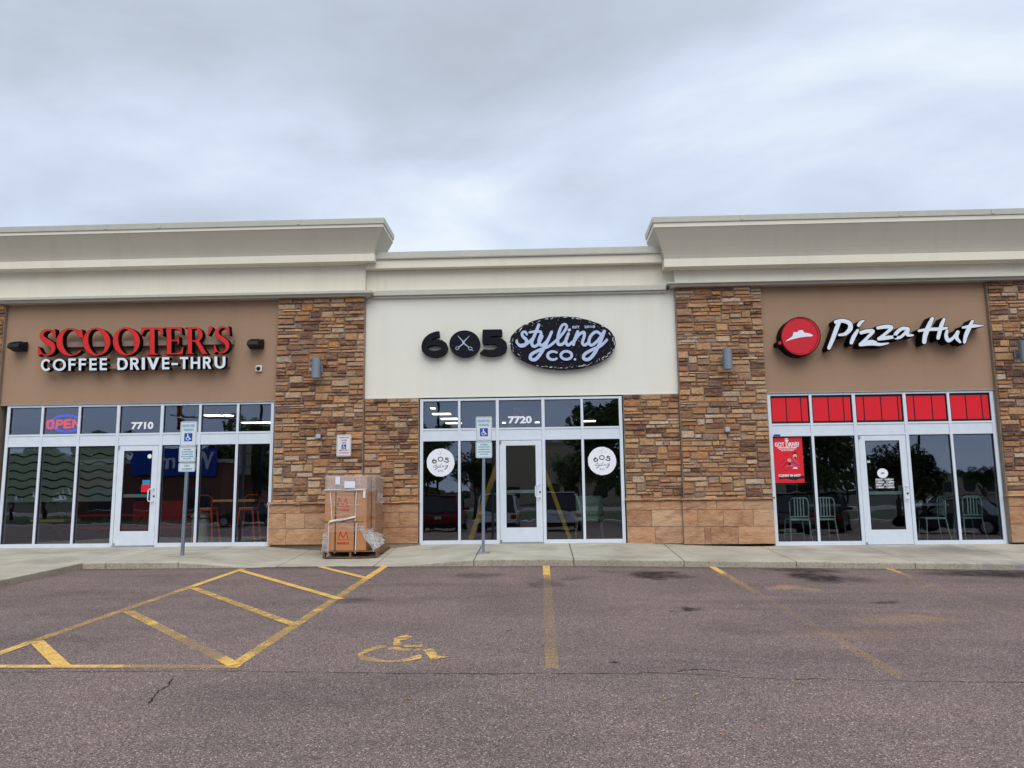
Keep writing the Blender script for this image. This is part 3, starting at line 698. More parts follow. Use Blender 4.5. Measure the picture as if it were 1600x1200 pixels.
def pier(x0, x1, z0, z1, yf, seed, label=None, left_side=False, right_side=False):
    core = bx('stone_pier', A['mortar'], B, x0, x1, yf, YW+.25, z0, z1)
    if label: core['label'] = label
    st = pack(x0+.004, x1-.004, z0, z1, seed); g = .0055
    print('stones', len(st))
    st.sort(key=lambda s: -(s[1]-s[0])*(s[3]-s[2])); r = random.Random(seed)
    for s in st[:300]:
        o = bpy.data.objects.new('stone', r.choice(ST)); COL.objects.link(o); o.parent = core
        o.location = (s[0]+g, yf, s[2]+g); d = r.uniform(.018, .046)
        o.scale = (s[1]-s[0]-2*g, d, s[3]-s[2]-2*g)
    return core
SILL = avz(YP-.05, (420, 788), (640, 787))
print('sill z', SILL, Z(786, YP-.05, 1150))
ZB = SILL+.035
pier(XL1+.02, PXL, ZB, 5.1, YP+.02, 1, 'tall ledgestone pier between the left and middle shops')
pier(PXL+.004, -2.455, ZB, zc-.012, YW-.06, 2)
pier(1.672, PXR-.004, ZB, zc-.012, YW-.06, 3)
pier(PXR, XR0-.0, ZB, 5.24, YP+.02, 4, 'tall ledgestone pier between the middle and right shops')
pier(XR1+.004, 10.6, ZB, 5.24, YP+.02, 5, 'ledgestone pier at the right end')
pier(-12.2, XL0-.004, ZB, 5.1, YP+.02, 6, 'ledgestone pier at the left end')
# sill course and large base blocks
def wavy_block(name, x0, x1, z0, z1, y0, depth, m, parent, j=.006):
    b = bmesh.new(); nx = max(2, int((x1-x0)/.12)); nz = 3; g = []
    for q in range(nz+1):
        row = []
        for p_ in range(nx+1):
            e = p_ in (0, nx) or q in (0, nz)
            row.append(b.verts.new((x0+(x1-x0)*p_/nx, y0-(0 if e else .008)+RN.uniform(-j, j), z0+(z1-z0)*q/nz)))
        g.append(row)
    for q in range(nz):
        for p_ in range(nx): b.faces.new((g[q][p_], g[q][p_+1], g[q+1][p_+1], g[q+1][p_]))
    ring = g[0]+[r[-1] for r in g[1:]]+g[-1][-2::-1]+[r[0] for r in g[-2:0:-1]]
    bk = [b.verts.new((v.co.x, y0+depth, v.co.z)) for v in ring]
    for i in range(len(ring)): k = (i+1) % len(ring); b.faces.new((ring[k], ring[i], bk[i], bk[k]))
    me = bpy.data.meshes.new(name); b.to_mesh(me); b.free(); return link(name, me, m, parent)
def plinth(x0, x1, yf, cuts, z0=.0, over=.03):
    back = bx('stone_base', A['mortar'], B, x0-over, x1+over, yf+.005, YW+.1, z0, SILL-.01)
    hs = [(z0+.004, z0+(SILL-z0)*.40), (z0+(SILL-z0)*.40, z0+(SILL-z0)*.78), (z0+(SILL-z0)*.78, SILL-.004)]
    for (a, b_), cu in zip(hs, cuts):
        xs = [x0-over]+[x0+(x1-x0)*c for c in cu]+[x1+over]
        for p_, q in zip(xs, xs[1:]): wavy_block('base_stone', p_+.004, q-.004, a+.004, b_-.004, yf-.012, .05, A['base'], back)
    n = max(1, round((x1-x0)/.55)); w = (x1-x0+2*over+.05)/n; s = x0-over-.025
    for k in range(n): wavy_block('sill_stone', s+k*w+.003, s+(k+1)*w-.003, SILL, SILL+.045, yf-.055+RN.uniform(-.004, .004), .12, A['base'], back, .009)
cl_ = [[.18, .62], [.17, .38, .9], [.33, .85]]
plinth(XL1, PXL, YP, cl_, .085)
plinth(PXL+.03, -2.455, YW-.09, [[.35], [.66], [.5]], .085, .0)
plinth(1.672, PXR-.03, YW-.09, [[.5], [.45], [.6]], .035, .0)
plinth(PXR, XR0-.03, YP, [[.22, .29, .6], [.15, .44, .78], [.25, .37, .68]], .02)
plinth(XR1+.03, 10.6, YP, [[.3], [.2, .6], [.5]], .0)
plinth(-12.2, XL0-.03, YP, [[.3], [.2, .6], [.5]], .085)
# foundation strip seen where the walk dips
bx('foundation', A['crack'], B, -12, 10.6, YW-.07, YW+.2, -.4, .084 if False else -.03)
bx('foundation', A['mortar'], B, -5.42, -2.42, YW-.08, YW+.1, -.3, .083)

# storefronts ------------------------------------------------------------
def storefront(xs, zb, door, tag_):
    F = bpy.data.objects.new('storefront', None); COL.objects.link(F); F.parent = B; F['label'] = tag_
    z2, z1, z0, top = 2.325, 2.118, zb, 2.965
    y0, y1 = YW-.045, YW+.075; mw = .052
    hz = [(top-.05, top), (z2, z2+.048), (z1-.048+.0, z1), (z0, z0+.055)]
    x0, x1 = xs[0], xs[-1]
    def memb(n, *a): return bx(n, A['alu'], F, *a, bevel=.003)
    zz0 = zb-.03
    edges = []
    for k, x in enumerate(xs):
        w = mw*1.25 if k in (0, len(xs)-1) or k in (door, door+1) else mw
        a, b_ = (x, x+w) if k == 0 else (x-w, x) if k == len(xs)-1 else (x-w/2, x+w/2)
        edges.append((a, b_)); memb('mullion', a, b_, y0, y1, zz0, top)
    for k in range(len(xs)-1):
        a, b_ = edges[k][1], edges[k+1][0]
        memb('head_rail', a, b_, y0+.004, y1, top-.045, top-.001)
        memb('transom_rail', a, b_, y0+.004, y1, z2-.002, z2+.036)
        memb('infill_panel', a, b_, y0+.014, y1-.02, z1+.03, z2-.003)
        memb('transom_rail', a, b_, y0+.004, y1, z1-.012, z1+.029)
        bx('gasket', A['gasket'], F, a, b_, y0+.03, y0+.04, z2+.036, z2+.042)
        # upper pane with its dark gasket
        gl = MB().box(a, b_, YW, YW+.006, z2+.036, top-.045).build('pane', A['glass'], F)
        MB().box(a, a+.008, y0+.02, YW-.001, z2+.036, top-.045).box(b_-.008, b_, y0+.02, YW-.001, z2+.036, top-.045).box(a+.008, b_-.008, y0+.02, YW-.001, top-.055, top-.046).build('gasket', A['gasket'], F)
        if k != door:
            memb('sill_rail', a, b_, y0+.002, y1, zz0, zb+.05)
            MB().box(a, b_, YW, YW+.006, zb+.05, z1-.012).build('pane', A['glass'], F)
            MB().box(a, a+.009, y0+.02, YW-.001, zb+.05, z1-.012).box(b_-.009, b_, y0+.02, YW-.001, zb+.05, z1-.012).box(a+.009, b_-.009, y0+.02, YW-.001, z1-.026, z1-.013).build('gasket', A['gasket'], F)
    # door leaf
    a, b_ = edges[door][1]+.006, edges[door+1][0]-.006; d0, d1 = y0+.006, y0+.052; zt_ = z1-.02; s = .125
    D = bpy.data.objects.new('door', None); COL.objects.link(D); D.parent = B; D['label'] = 'white aluminium glass door of the '+tag_
    db = zb+.005 if zb > .05 else zb-.02
    dk = [('door_stile', a, a+s, db, zt_), ('door_stile', b_-s, b_, db, zt_), ('door_rail', a+s, b_-s, zt_-.10, zt_), ('door_rail', a+s, b_-s, db, db+.285)]
    for n, xa_, xb_, za_, zb_ in dk: bx(n, A['alu'], D, xa_, xb_, d0, d1, za_, zb_, bevel=.003)
    bx('door_pane', A['glass'], D, a+s, b_-s, d0+.02, d0+.026, db+.285, zt_-.10)
    g = MB(); gx0, gx1, gz0, gz1 = a+s, b_-s, db+.285, zt_-.10
    g.box(gx0, gx0+.01, d0+.004, d0+.019, gz0, gz1).box(gx1-.01, gx1, d0+.004, d0+.019, gz0, gz1).box(gx0+.01, gx1-.01, d0+.004, d0+.019, gz1-.01, gz1).box(gx0+.01, gx1-.01, d0+.004, d0+.019, gz0, gz0+.01)
    g.build('gasket', A['gasket'], D)
    hx = b_-.045; hz_ = db+1.0
    MB().tube([(hx-.09, d0-.002, hz_+.13), (hx-.09, d0-.055, hz_+.13), (hx+.005, d0-.06, hz_+.13)] if False else [(hx, d0, hz_+.13), (hx-.02, d0-.06, hz_+.125), (hx-.075, d0-.065, hz_+.12), (hx-.095, d0-.065, hz_+.09), (hx-.095, d0-.065, hz_-.09), (hx-.075, d0-.065, hz_-.12), (hx-.02, d0-.06, hz_-.125), (hx, d0, hz_-.13)], .011, 8).build('pull_handle', A['alu'], D, smooth=True)
    MB().tube([(hx, d0+.002, hz_-.02), (hx, d0-.012, hz_-.02)], .018, 12).build('lock_cylinder', A['fixture'], D)
    bx('push_bar', A['bar'], D, a+s-.03, b_-s+.03, d1+.02, d1+.06, hz_-.04, hz_+.025, bevel=.004)
    for z_ in (zt_-.03, db+.02): bx('hinge_pivot', A['aludk'], D, a-.0, a+.035, d0-.018, d0-.001, z_-.03, z_+.03)
    bx('threshold', A['aludk'], D, a-.02, b_+.02, y0-.04, y1, db-.05, db-.004)
    return edges, z2+.036, top-.045, zb+.05, z1-.012, (gx0, gx1, gz0, gz1)
XSL = [-11.048, -10.293, -9.509, -8.689, -7.772, -6.976, -6.191, -5.44]
XSC = [-2.437, -1.638, -.864, .06, .843, 1.65]
XSR = [4.547, 5.399, 6.25, 7.244, 8.101, 8.976]
EL = storefront(XSL, .088, 3, 'left coffee shop'); EC = storefront(XSC, .084, 2, 'middle salon'); ER = storefront(XSR, .0, 2, 'right pizza shop')
# caulked return beside the right storefront
bx('frame_return', A['aludk'], B, 8.977, 9.0, YW-.04, YW+.05, -.02, 2.96)
# rooms behind the glass
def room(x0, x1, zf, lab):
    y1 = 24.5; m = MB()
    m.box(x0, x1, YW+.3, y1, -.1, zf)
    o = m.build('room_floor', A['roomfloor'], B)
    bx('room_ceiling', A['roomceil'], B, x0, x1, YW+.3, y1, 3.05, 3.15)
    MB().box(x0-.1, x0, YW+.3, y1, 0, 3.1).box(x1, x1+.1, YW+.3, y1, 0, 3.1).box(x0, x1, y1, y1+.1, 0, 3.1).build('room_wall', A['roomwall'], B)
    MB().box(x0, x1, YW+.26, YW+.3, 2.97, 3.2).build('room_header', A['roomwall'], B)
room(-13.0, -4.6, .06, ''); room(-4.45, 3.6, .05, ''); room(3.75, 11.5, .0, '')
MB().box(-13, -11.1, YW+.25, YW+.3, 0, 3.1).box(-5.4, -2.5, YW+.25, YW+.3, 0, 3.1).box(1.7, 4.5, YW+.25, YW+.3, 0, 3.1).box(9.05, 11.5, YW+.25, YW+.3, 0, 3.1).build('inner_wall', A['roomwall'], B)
# address numbers on the transoms
for s, px, py, w in (('7710', 222.5, 665.5, 34.5), ('7720', 812.5, 656.5, 37)):
    p = P(px, py, YW-.004); q = P(px+w, py, YW-.004)
    text('address_number', s, A['pwhite'], B, p.x, YW-.003, p.z, .19, q.x-p.x, weight=.008, depth=.002)
# red boards across the right transom
zr0, zr1 = ER[1], ER[2]
zz_ = [(147, 237, 325, 368), (388, 482, 570, 614), (640, 683, 776, 867, 888), (925, 968, 1072, 1153), (1172, 1264, 1356, 1398)]
for k, cuts in enumerate(zz_):
    e0, e1 = ER[0][k][1], ER[0][k+1][0]; c0, c1 = cuts[0], cuts[-1]
    bx('red_window_backing', A['black'], B, e0+.01, e1-.01, YW-.006, YW-.003, zr0+.006, zr1-.012)
    for a, b_ in zip(cuts, cuts[1:]):
        xa_ = e0+.014+(e1-e0-.028)*(a-c0)/(c1-c0); xb_ = e0+.014+(e1-e0-.028)*(b_-c0)/(c1-c0)
        bx('red_window_board', A['filmred'], B, xa_+.012, xb_-.012, YW-.012, YW-.007, zr0+.045, zr1-.045)
# frosted film with wavy bands on the three left panes
for k in range(3):
    a, b_ = EL[0][k][1]+.01, EL[0][k+1][0]-.01; ph = k*.9
    zs_ = [2.09, 1.93, 1.765, 1.60, 1.435, 1.27, 1.11, .98]; n = 28; mb = MB()
    for j in range(7):
        for i in range(n):
            xA, xB = a+(b_-a)*i/n, a+(b_-a)*(i+1)/n
            wv = lambda x, q: .026*math.sin((x-a)*14.5+ph+q*.3)
            t0 = zs_[j]-(.016 if j else 0); b0 = zs_[j+1]+(.016 if j < 6 else 0)
            mb.face([(xA, YW+.012, b0+(wv(xA, 0) if j < 6 else 0)), (xB, YW+.012, b0+(wv(xB, 0) if j < 6 else 0)), (xB, YW+.012, t0+(wv(xB, 0) if j else 0)), (xA, YW+.012, t0+(wv(xA, 0) if j else 0))])
    mb.build('frosted_film', A['frost'], B)
base(B, (0, 15.5, 0))

# ------------------------------------------------------------------ shop signs
# 1. red serif letters over white sans letters, on two raceways
def ser(k):
    st, hb = .21, .05
    if k == 'O': return [('p', ell(.5, .5, .5, .5)), ('-p', ell(.5, .5, .29, .455, .22))]
    if k == 'C': return [('p', ell(.52, .5, .52, .5)), ('-p', ell(.56, .5, .32, .455, .2)), ('-p', [(.74, .24), (1.3, .1), (1.3, .70), (.78, .66)]), ('p', [(.955, .96), (1.0, .62), (.955, .62), (.86, .80), (.80, .93), (.88, .93)]), ('-p', [(.9, .0), (1.2, 0), (1.2, .3), (.96, .2)])]
    if k == 'S': return [('s', [(.86, .74, .05), (.78, .87, .06), (.60, .955, .07), (.38, .93, .12), (.24, .82, .17), (.27, .67, .22), (.5, .54, .27), (.74, .41, .27), (.80, .24, .20), (.68, .09, .11), (.45, .035, .07), (.25, .09, .06), (.12, .24, .05)]),
                         ('p', [(.90, 1.0), (.94, .68), (.88, .68), (.74, .9), (.8, .95)]), ('p', [(.06, 0), (.04, .34), (.10, .34), (.24, .09), (.16, .05)])]
    if k == 'T': return [('p', [(.40, .0), (.62, .0), (.62, 1), (.40, 1)]), ('p', [(.02, 1), (1.0, 1), (1.02, .72), (.97, .72), (.86, .90), (.74, .94), (.26, .94), (.14, .90), (.03, .72), (-.02, .72)]), ('p', [(.24, 0), (.78, 0), (.78, .03), (.62, .07), (.40, .07), (.24, .03)])]
    if k == 'E': return [('p', [(.13, 0), (.37, 0), (.37, 1), (.13, 1)]), ('p', [(0, 1), (.90, 1), (.93, .76), (.88, .76), (.78, .90), (.62, .94), (0, .965)]), ('p', [(0, 0), (.95, 0), (1.0, .28), (.95, .28), (.82, .10), (.64, .055), (0, .035)]), ('p', [(.3, .49), (.66, .49), (.73, .37), (.77, .37), (.77, .66), (.73, .66), (.66, .55), (.3, .55)])]
    if k == 'R': return [('p', [(.11, 0), (.31, 0), (.31, 1), (.11, 1)]), ('p', [(0, 1), (.3, 1), (.3, .96), (0, .965)]), ('p', [(0, 0), (.42, 0), (.42, .03), (0, .035)]), ('p', ell(.50, .735, .30, .265)), ('p', [(.11, 1), (.5, 1), (.5, .47), (.11, .47)]), ('-p', ell(.47, .735, .145, .215)), ('-p', [(.31, .945), (.47, .945), (.47, .525), (.31, .525)]), ('p', [(.42, .5), (.62, .52), (.98, .05), (1.05, .0), (.78, .0)])]
    if k == "'": return [('s', [(.55, .78, .62), (.5, .7, .5), (.25, .15, .12)])]
def san(k, b):                          # geometric bold, b = stroke / height
    h = b/2
    if k == 'C': return [('p', ell(.52, .5, .52, .5)), ('-p', ell(.52, .5, .52-b*1.25, .5-b*.95)), ('-p', [(.62, .5), (.9, .17), (1.4, .1), (1.4, .9), (.9, .83)])]
    if k == 'O': return [('p', ell(.5, .5, .5, .5)), ('-p', ell(.5, .5, .5-b*1.0, .5-b*.95))]
    if k == 'F': return [('p', [(0, 0), (b*1.75, 0), (b*1.75, 1), (0, 1)]), ('p', [(0, 1), (1, 1), (1, 1-b), (0, 1-b)]), ('p', [(0, .6), (.93, .6), (.93, .6-b), (0, .6-b)])]
    if k == 'E': return [('p', [(0, 0), (b*1.75, 0), (b*1.75, 1), (0, 1)])]+[('p', [(0, z), (1, z), (1, z+b), (0, z+b)]) for z in (0, .5-h, 1-b)]
    if k == 'D': return [('p', [(0, 0), (.5, 0), (.5, 1), (0, 1)]), ('p', ell(.48, .5, .52, .5)), ('-p', ell(.46, .5, .52-b*1.3, .5-b)), ('-p', [(b*1.3, b), (.46, b), (.46, 1-b), (b*1.3, 1-b)])]
    if k == 'R': return [('p', [(0, 0), (b*1.5, 0), (b*1.5, 1), (0, 1)]), ('p', [(0, 1), (.55, 1), (.55, .42), (0, .42)]), ('p', ell(.55, .71, .37, .29)), ('-p', [(b*1.5, 1-b), (.55, 1-b), (.55, .42+b), (b*1.5, .42+b)]), ('-p', ell(.55, .71, .37-b*1.45, .29-b)), ('p', [(.36, .46), (.68, .46), (1.02, 0), (.68, 0)])]
    if k == 'I': return [('p', [(0, 0), (1, 0), (1, 1), (0, 1)])]
    if k == 'V': return [('p', [(0, 1), (.27, 1), (.5, .38), (.73, 1), (1, 1), (.6, 0), (.4, 0)])]
    if k == '-': return [('p', [(0, .34), (1, .34), (1, .52), (0, .52)])]
    if k == 'T': return [('p', [(0, 1), (1, 1), (1, 1-b), (0, 1-b)]), ('p', [(.5-b*.8, 0), (.5+b*.8, 0), (.5+b*.8, 1), (.5-b*.8, 1)])]
    if k == 'H': return [('p', [(0, 0), (b*1.4, 0), (b*1.4, 1), (0, 1)]), ('p', [(1-b*1.4, 0), (1, 0), (1, 1), (1-b*1.4, 1)]), ('p', [(0, .42), (1, .42), (1, .42+b), (0, .42+b)])]
    if k == 'U': return [('p', [(0, 1), (b*1.4, 1), (b*1.4, .4), (0, .4)]), ('p', [(1-b*1.4, 1), (1, 1), (1, .4), (1-b*1.4, .4)]), ('p', ell(.5, .42, .5, .42)), ('-p', ell(.5, .42, .5-b*1.4, .42-b)), ('-p', [(b*1.4, .42), (1-b*1.4, .42), (1-b*1.4, .99), (b*1.4, .99)])]
def boxed(prims, x0, x1, ytop, ybot):    # unit glyph -> trace coordinates (y negative down)
    W, H = x1-x0, ybot-ytop; f = lambda p: (x0+p[0]*W, -(ybot-p[1]*H))+tuple(w*W for w in p[2:])
    return [(pr[0], [f(p) for p in pr[1]]) for pr in prims]
S1 = thing('coffee_shop_sign', 'red serif SCOOTER\'S channel letters over white COFFEE DRIVE-THRU letters on tan stucco', 'sign')
YF = 15.2; k1 = .28125; fn = ontrace(0, 490, k1, YF)
for ch, x0, x1, yt, yb in [('S', 207, 318, 86, 236), ('C', 313, 463, 82, 236), ('O', 460, 614, 80, 234), ('O', 627, 778, 78, 233), ('T', 785, 905, 80, 229), ('E', 913, 1020, 78, 227), ('R', 1030, 1150, 78, 225), ("'", 1150, 1186, 70, 128), ('S', 1184, 1283, 70, 223)]:
    pr = boxed(ser(ch), x0, x1, yt, yb); l = shape('letter', A['letterblack'], S1, pr, fn, .13, 1.2, 1.6, 0, True)
    shape('letter_face', A['red'], l, pr, fn, .004, -.8, 1.3, .004, True)
tb = lambda x: 252-(x-228)*.0137; bb = lambda x: 319-(x-228)*.0143
for ch, x0, x1 in [('C', 228, 284), ('O', 294, 366), ('F', 381, 422), ('F', 438, 480), ('E', 497, 537), ('E', 555, 594), ('D', 653, 710), ('R', 724, 774), ('I', 788, 805), ('V', 818, 885), ('E', 901, 941), ('-', 953, 988), ('T', 1000, 1046), ('H', 1060, 1112), ('R', 1128, 1174), ('U', 1192, 1252)]:
    pr = boxed(san(ch, .175), x0, x1, tb(x0), bb(x0)); l = shape('letter', A['letterblack'], S1, pr, fn, .12, .8, 1.2, 0, True)
    shape('letter_face', A['white'], l, pr, fn, .004, .1, 1.0, .004, True)
for x0, x1, y0, y1 in ((283, 1262, 134, 182), (300, 1238, 262, 306)):
    a = P(x0*k1, 490+y1*k1, YF); b_ = P(x1*k1, 490+y0*k1, YF)
    bx('raceway', A['race'], S1, a.x, b_.x+.06, YF+.13, 15.449, a.z, b_.z, bevel=.004)
base(S1, (P(208, 545, YW).x, 15.45, P(208, 545, YW).z))
# 2. salon sign: 6, scissor disc, 5 and a scratched oval
S2 = thing('salon_sign', 'black 605 numerals with scissors disc and scratched oval reading styling CO. on cream stucco', 'sign')
YF = 15.33; k2 = .2125; fn = ontrace(640, 480, k2, YF); D2 = .127
six = [('p', [(86, 290), (92, 255), (112, 222), (142, 197), (178, 182), (216, 174), (219, 216), (190, 222), (168, 232), (160, 242), (200, 236), (240, 242), (268, 262), (280, 292), (272, 328), (243, 354), (200, 367), (158, 366), (118, 350), (92, 325)]), ('-p', ell(182, 299, 53, 20))]
shape('numeral', A['navy'], S2, six, fn, D2, 0, 1.6)
disc = shape('numeral_disc', A['navy'], S2, [('p', ell(405, 268, 113, 98))], fn, D2, 0, 2)
sz = [('p', [(350, 207), (396, 262), (404, 258), (358, 212)]), ('p', [(444, 207), (398, 262), (390, 257), (438, 211)]), ('s', [(400, 262, 9), (380, 280, 7), (362, 292, 5)]), ('s', [(392, 258, 9), (414, 278, 7), (436, 294, 5)]),
      ('s', [(362, 292, 4), (345, 293, 4), (339, 304, 4), (350, 312, 4), (362, 305, 4), (363, 293, 4)]), ('s', [(436, 294, 4), (433, 305, 4), (443, 315, 4), (456, 312, 4), (458, 301, 4), (447, 293, 4), (436, 294, 4)]), ('s', [(456, 312, 3), (468, 321, 3)])]
shape('scissors_print', A['lilac'], disc, sz, fn, .002, 0, .9, .003)
five = [('p', [(536, 168), (542, 164), (676, 162), (680, 170), (680, 208), (676, 212), (598, 212), (598, 222), (640, 220), (684, 232), (712, 258), (717, 292), (704, 328), (672, 350), (620, 360), (568, 358), (526, 346), (514, 338), (544, 308), (580, 312), (620, 310), (642, 298), (644, 282), (626, 270), (590, 268), (556, 272), (538, 268), (534, 256)])]
shape('numeral', A['navy'], S2, five, fn, D2, 0, 1.6)
oval = [('p', [(1126+390*(1+.008*RN.uniform(-1, 1))*math.cos(2*PI*k/90), 262+193*(1+.014*RN.uniform(-1, 1))*math.sin(2*PI*k/90)) for k in range(90)])]
ov = shape('oval_board', A['navy'], S2, oval, fn, D2, 0, 4)
st_ = [('s', [(862, 200, 17), (850, 182, 17), (828, 190, 19), (832, 215, 22), (860, 245, 24), (850, 278, 24), (815, 286, 22), (790, 262, 18), (788, 248, 18)]), ('s', [(810, 282, 22), (860, 272, 20), (900, 235, 20)]),
       ('s', [(950, 132, 22), (922, 200, 23), (898, 262, 23), (915, 290, 22), (948, 270, 21), (975, 215, 20)]), ('s', [(882, 186, 16), (925, 180, 19), (965, 182, 18)]),
       ('s', [(968, 196, 21), (950, 250, 22), (970, 282, 22), (1010, 250, 20), (1042, 190, 21)]), ('s', [(1044, 184, 21), (1010, 260, 23), (965, 340, 26), (925, 385, 25), (890, 380, 24), (896, 348, 24), (950, 318, 22), (1030, 285, 20), (1090, 235, 20)]),
       ('s', [(1080, 250, 20), (1130, 190, 20), (1155, 145, 20), (1138, 126, 18), (1112, 150, 20), (1092, 215, 23), (1092, 270, 23), (1125, 272, 21), (1158, 230, 20)]),
       ('s', [(1168, 196, 21), (1148, 250, 23), (1165, 280, 22), (1200, 255, 19)]), ('s', [(1172, 170, 22), (1176, 168, 22)]),
       ('s', [(1236, 182, 22), (1216, 230, 22), (1204, 276, 22)]), ('s', [(1206, 262, 18), (1244, 205, 20), (1280, 186, 22), (1284, 215, 22), (1270, 262, 22), (1290, 280, 21), (1322, 250, 19)]),
       ('s', [(1405, 200, 20), (1370, 182, 21), (1330, 215, 22), (1318, 262, 22), (1340, 280, 22), (1385, 245, 21), (1425, 185, 21)]), ('s', [(1432, 178, 22), (1400, 262, 24), (1355, 345, 26), (1315, 384, 25), (1280, 378, 24), (1288, 346, 24), (1345, 312, 22), (1405, 285, 20), (1450, 242, 18)])]
shape('script_lettering', A['lilac'], ov, st_, fn, .02, 0, 2.4, .022)
co = [('p', ell(1052, 357, 48, 39)), ('-p', ell(1056, 357, 30, 21)), ('-p', [(1066, 357), (1090, 336), (1130, 330), (1130, 384), (1090, 378)]), ('p', ell(1152, 355, 50, 39)), ('-p', ell(1152, 355, 30, 20)), ('p', ell(1216, 385, 9, 9))]
shape('block_lettering', A['lilac'], ov, co, fn, .02, 0, 1.6, .022)
p = P(640+1278*k2, 480+147*k2, YF); q = P(640+1278*k2+170*k2, 480, YF)
text('est_lettering', 'EST', A['lilac'], ov, p.x-.15, YF-.002, p.z, .068, .15, weight=.002, depth=.003); text('est_lettering', '2018', A['lilac'], ov, p.x+.125, YF-.002, p.z+.004, .068, .22, weight=.002, depth=.003)
fl = []
for k in range(230):                    # the worn white flecks printed round the rim and over the field
    a = RN.uniform(0, 2*PI); rim = RN.random() < .55; r = RN.uniform(.93, .995) if rim else math.sqrt(RN.uniform(.05, .85))
    if rim and .0 < math.cos(a*3+1) < .4: continue
    cx_, cy_ = 1126+390*r*math.cos(a), 262+193*r*math.sin(a); ln = RN.uniform(5, 34) if rim else RN.uniform(1.5, 9); w = RN.uniform(1.2, 5) if rim else RN.uniform(1, 3)
    tx, ty = (-390*math.sin(a), 193*math.cos(a)) if rim else (1, -.45); tl = math.hypot(tx, ty); tx, ty = tx/tl, ty/tl
    fl.append([(cx_-tx*ln/2, cy_-ty*ln/2), (cx_-ty*w/2, cy_+tx*w/2), (cx_+tx*ln/2, cy_+ty*ln/2), (cx_+ty*w/2, cy_-tx*w/2)])
mb = MB()
for i, f in enumerate(fl): mb.face([fn(x, -y, .0012+.000012*i) for x, y in f])
mb.build('worn_print', A['pwhite'], ov)['kind'] = 'stuff'
base(S2, (P(805, 540, YW).x, 15.46, P(805, 540, YW).z))
# 3. pizza sign: round red logo box and brush letters
S3 = thing('pizza_shop_sign', 'round red logo and white brush letters reading Pizza Hut on tan stucco', 'sign')
YF = 15.17; k3 = .23125; fn = ontrace(1190, 480, k3, YF)
body = [('p', ell(263, 197, 133, 128)), ('p', ell(122, 242, 14, 14))]
lb = shape('logo_box', A['letterblack'], S3, body, fn, .26, 4, 2.4)
shape('logo_face', A['crimson'], lb, [('p', ell(263, 197, 130, 126)), ('p', ell(123, 242, 10, 11))], fn, .006, 0, 2.2, .006)
arc = lambda r0, a0, a1, w: ('s', [(255+r0*1.02*math.cos(a), 197-r0*math.sin(a), w) for a in [a0+(a1-a0)*k/20 for k in range(21)]])
shape('logo_ring', A['letterblack'], lb, [arc(122, -1.0, 1.7, 3.2), arc(117, 1.75, 5.0, 1.6)], fn, .002, 0, 1.1, .0085)
shape('logo_hat', A['white'], lb, [('p', [(160, 233), (172, 222), (196, 206), (208, 196), (214, 172), (222, 168), (238, 170), (250, 158), (276, 155), (286, 172), (312, 176), (338, 184), (346, 192), (338, 198), (300, 200), (250, 207), (200, 219)])], fn, .003, 0, 1.2, .011)
br = {'P': [('s', [(520, 108, 26), (500, 160, 28), (478, 220, 26), (455, 275, 22)]), ('s', [(500, 100, 22), (545, 92, 24), (592, 108, 28), (598, 145, 30), (565, 180, 22), (522, 188, 12)])],
      'i': [('s', [(648, 158, 18), (622, 200, 26), (606, 240, 22)]), ('s', [(690, 92, 10), (668, 104, 20), (656, 122, 22)])],
      'z': [('s', [(672, 172, 22), (715, 162, 24), (752, 164, 22), (712, 208, 18), (668, 252, 22)]), ('s', [(668, 252, 24), (740, 246, 24), (800, 252, 18), (855, 244, 8)]), ('s', [(700, 236, 18), (745, 228, 12), (775, 236, 8)])],
      'zz': [('s', [(785, 140, 20), (838, 132, 24), (878, 138, 22), (835, 180, 18), (792, 214, 20)]), ('s', [(792, 214, 22), (850, 206, 24), (905, 200, 18)])],
      'a': [('s', [(985, 146, 22), (945, 146, 22), (908, 178, 24), (902, 205, 20), (938, 202, 18), (975, 168, 18), (990, 148, 20)]), ('s', [(990, 150, 22), (985, 185, 22), (1022, 190, 10)])],
      'H': [('s', [(1152, 78, 22), (1128, 130, 30), (1105, 190, 30), (1098, 235, 26)]), ('s', [(1062, 160, 14), (1130, 150, 20), (1200, 148, 20), (1252, 140, 12)]), ('s', [(1232, 82, 18), (1212, 130, 26), (1192, 208, 22)])],
      'u': [('s', [(1252, 160, 18), (1246, 195, 24), (1262, 225, 24), (1296, 205, 18), (1322, 170, 18)]), ('s', [(1325, 168, 22), (1316, 205, 24), (1340, 236, 14)])],
      't': [('s', [(1424, 94, 16), (1404, 135, 26), (1380, 190, 26), (1370, 236, 18)]), ('s', [(1358, 138, 12), (1420, 128, 22), (1470, 126, 12), (1500, 122, 3)])]}
ad = lambda pr, n, x: [(t_, [(p_[0], p_[1], p_[2]) for p_ in q_]) for t_, q_ in pr]
allp = [x for v in br.values() for x in v]
wb = shape('lettering_box', A['letterblack'], S3, allp, fn, .25, 5.5, 2.6)
for k, v in br.items(): shape('letter_face', A['white'], wb, v, fn, .006, .8, 1.5, .006)
base(S3, (P(1370, 525, YW).x, 15.45, P(1370, 525, YW).z))

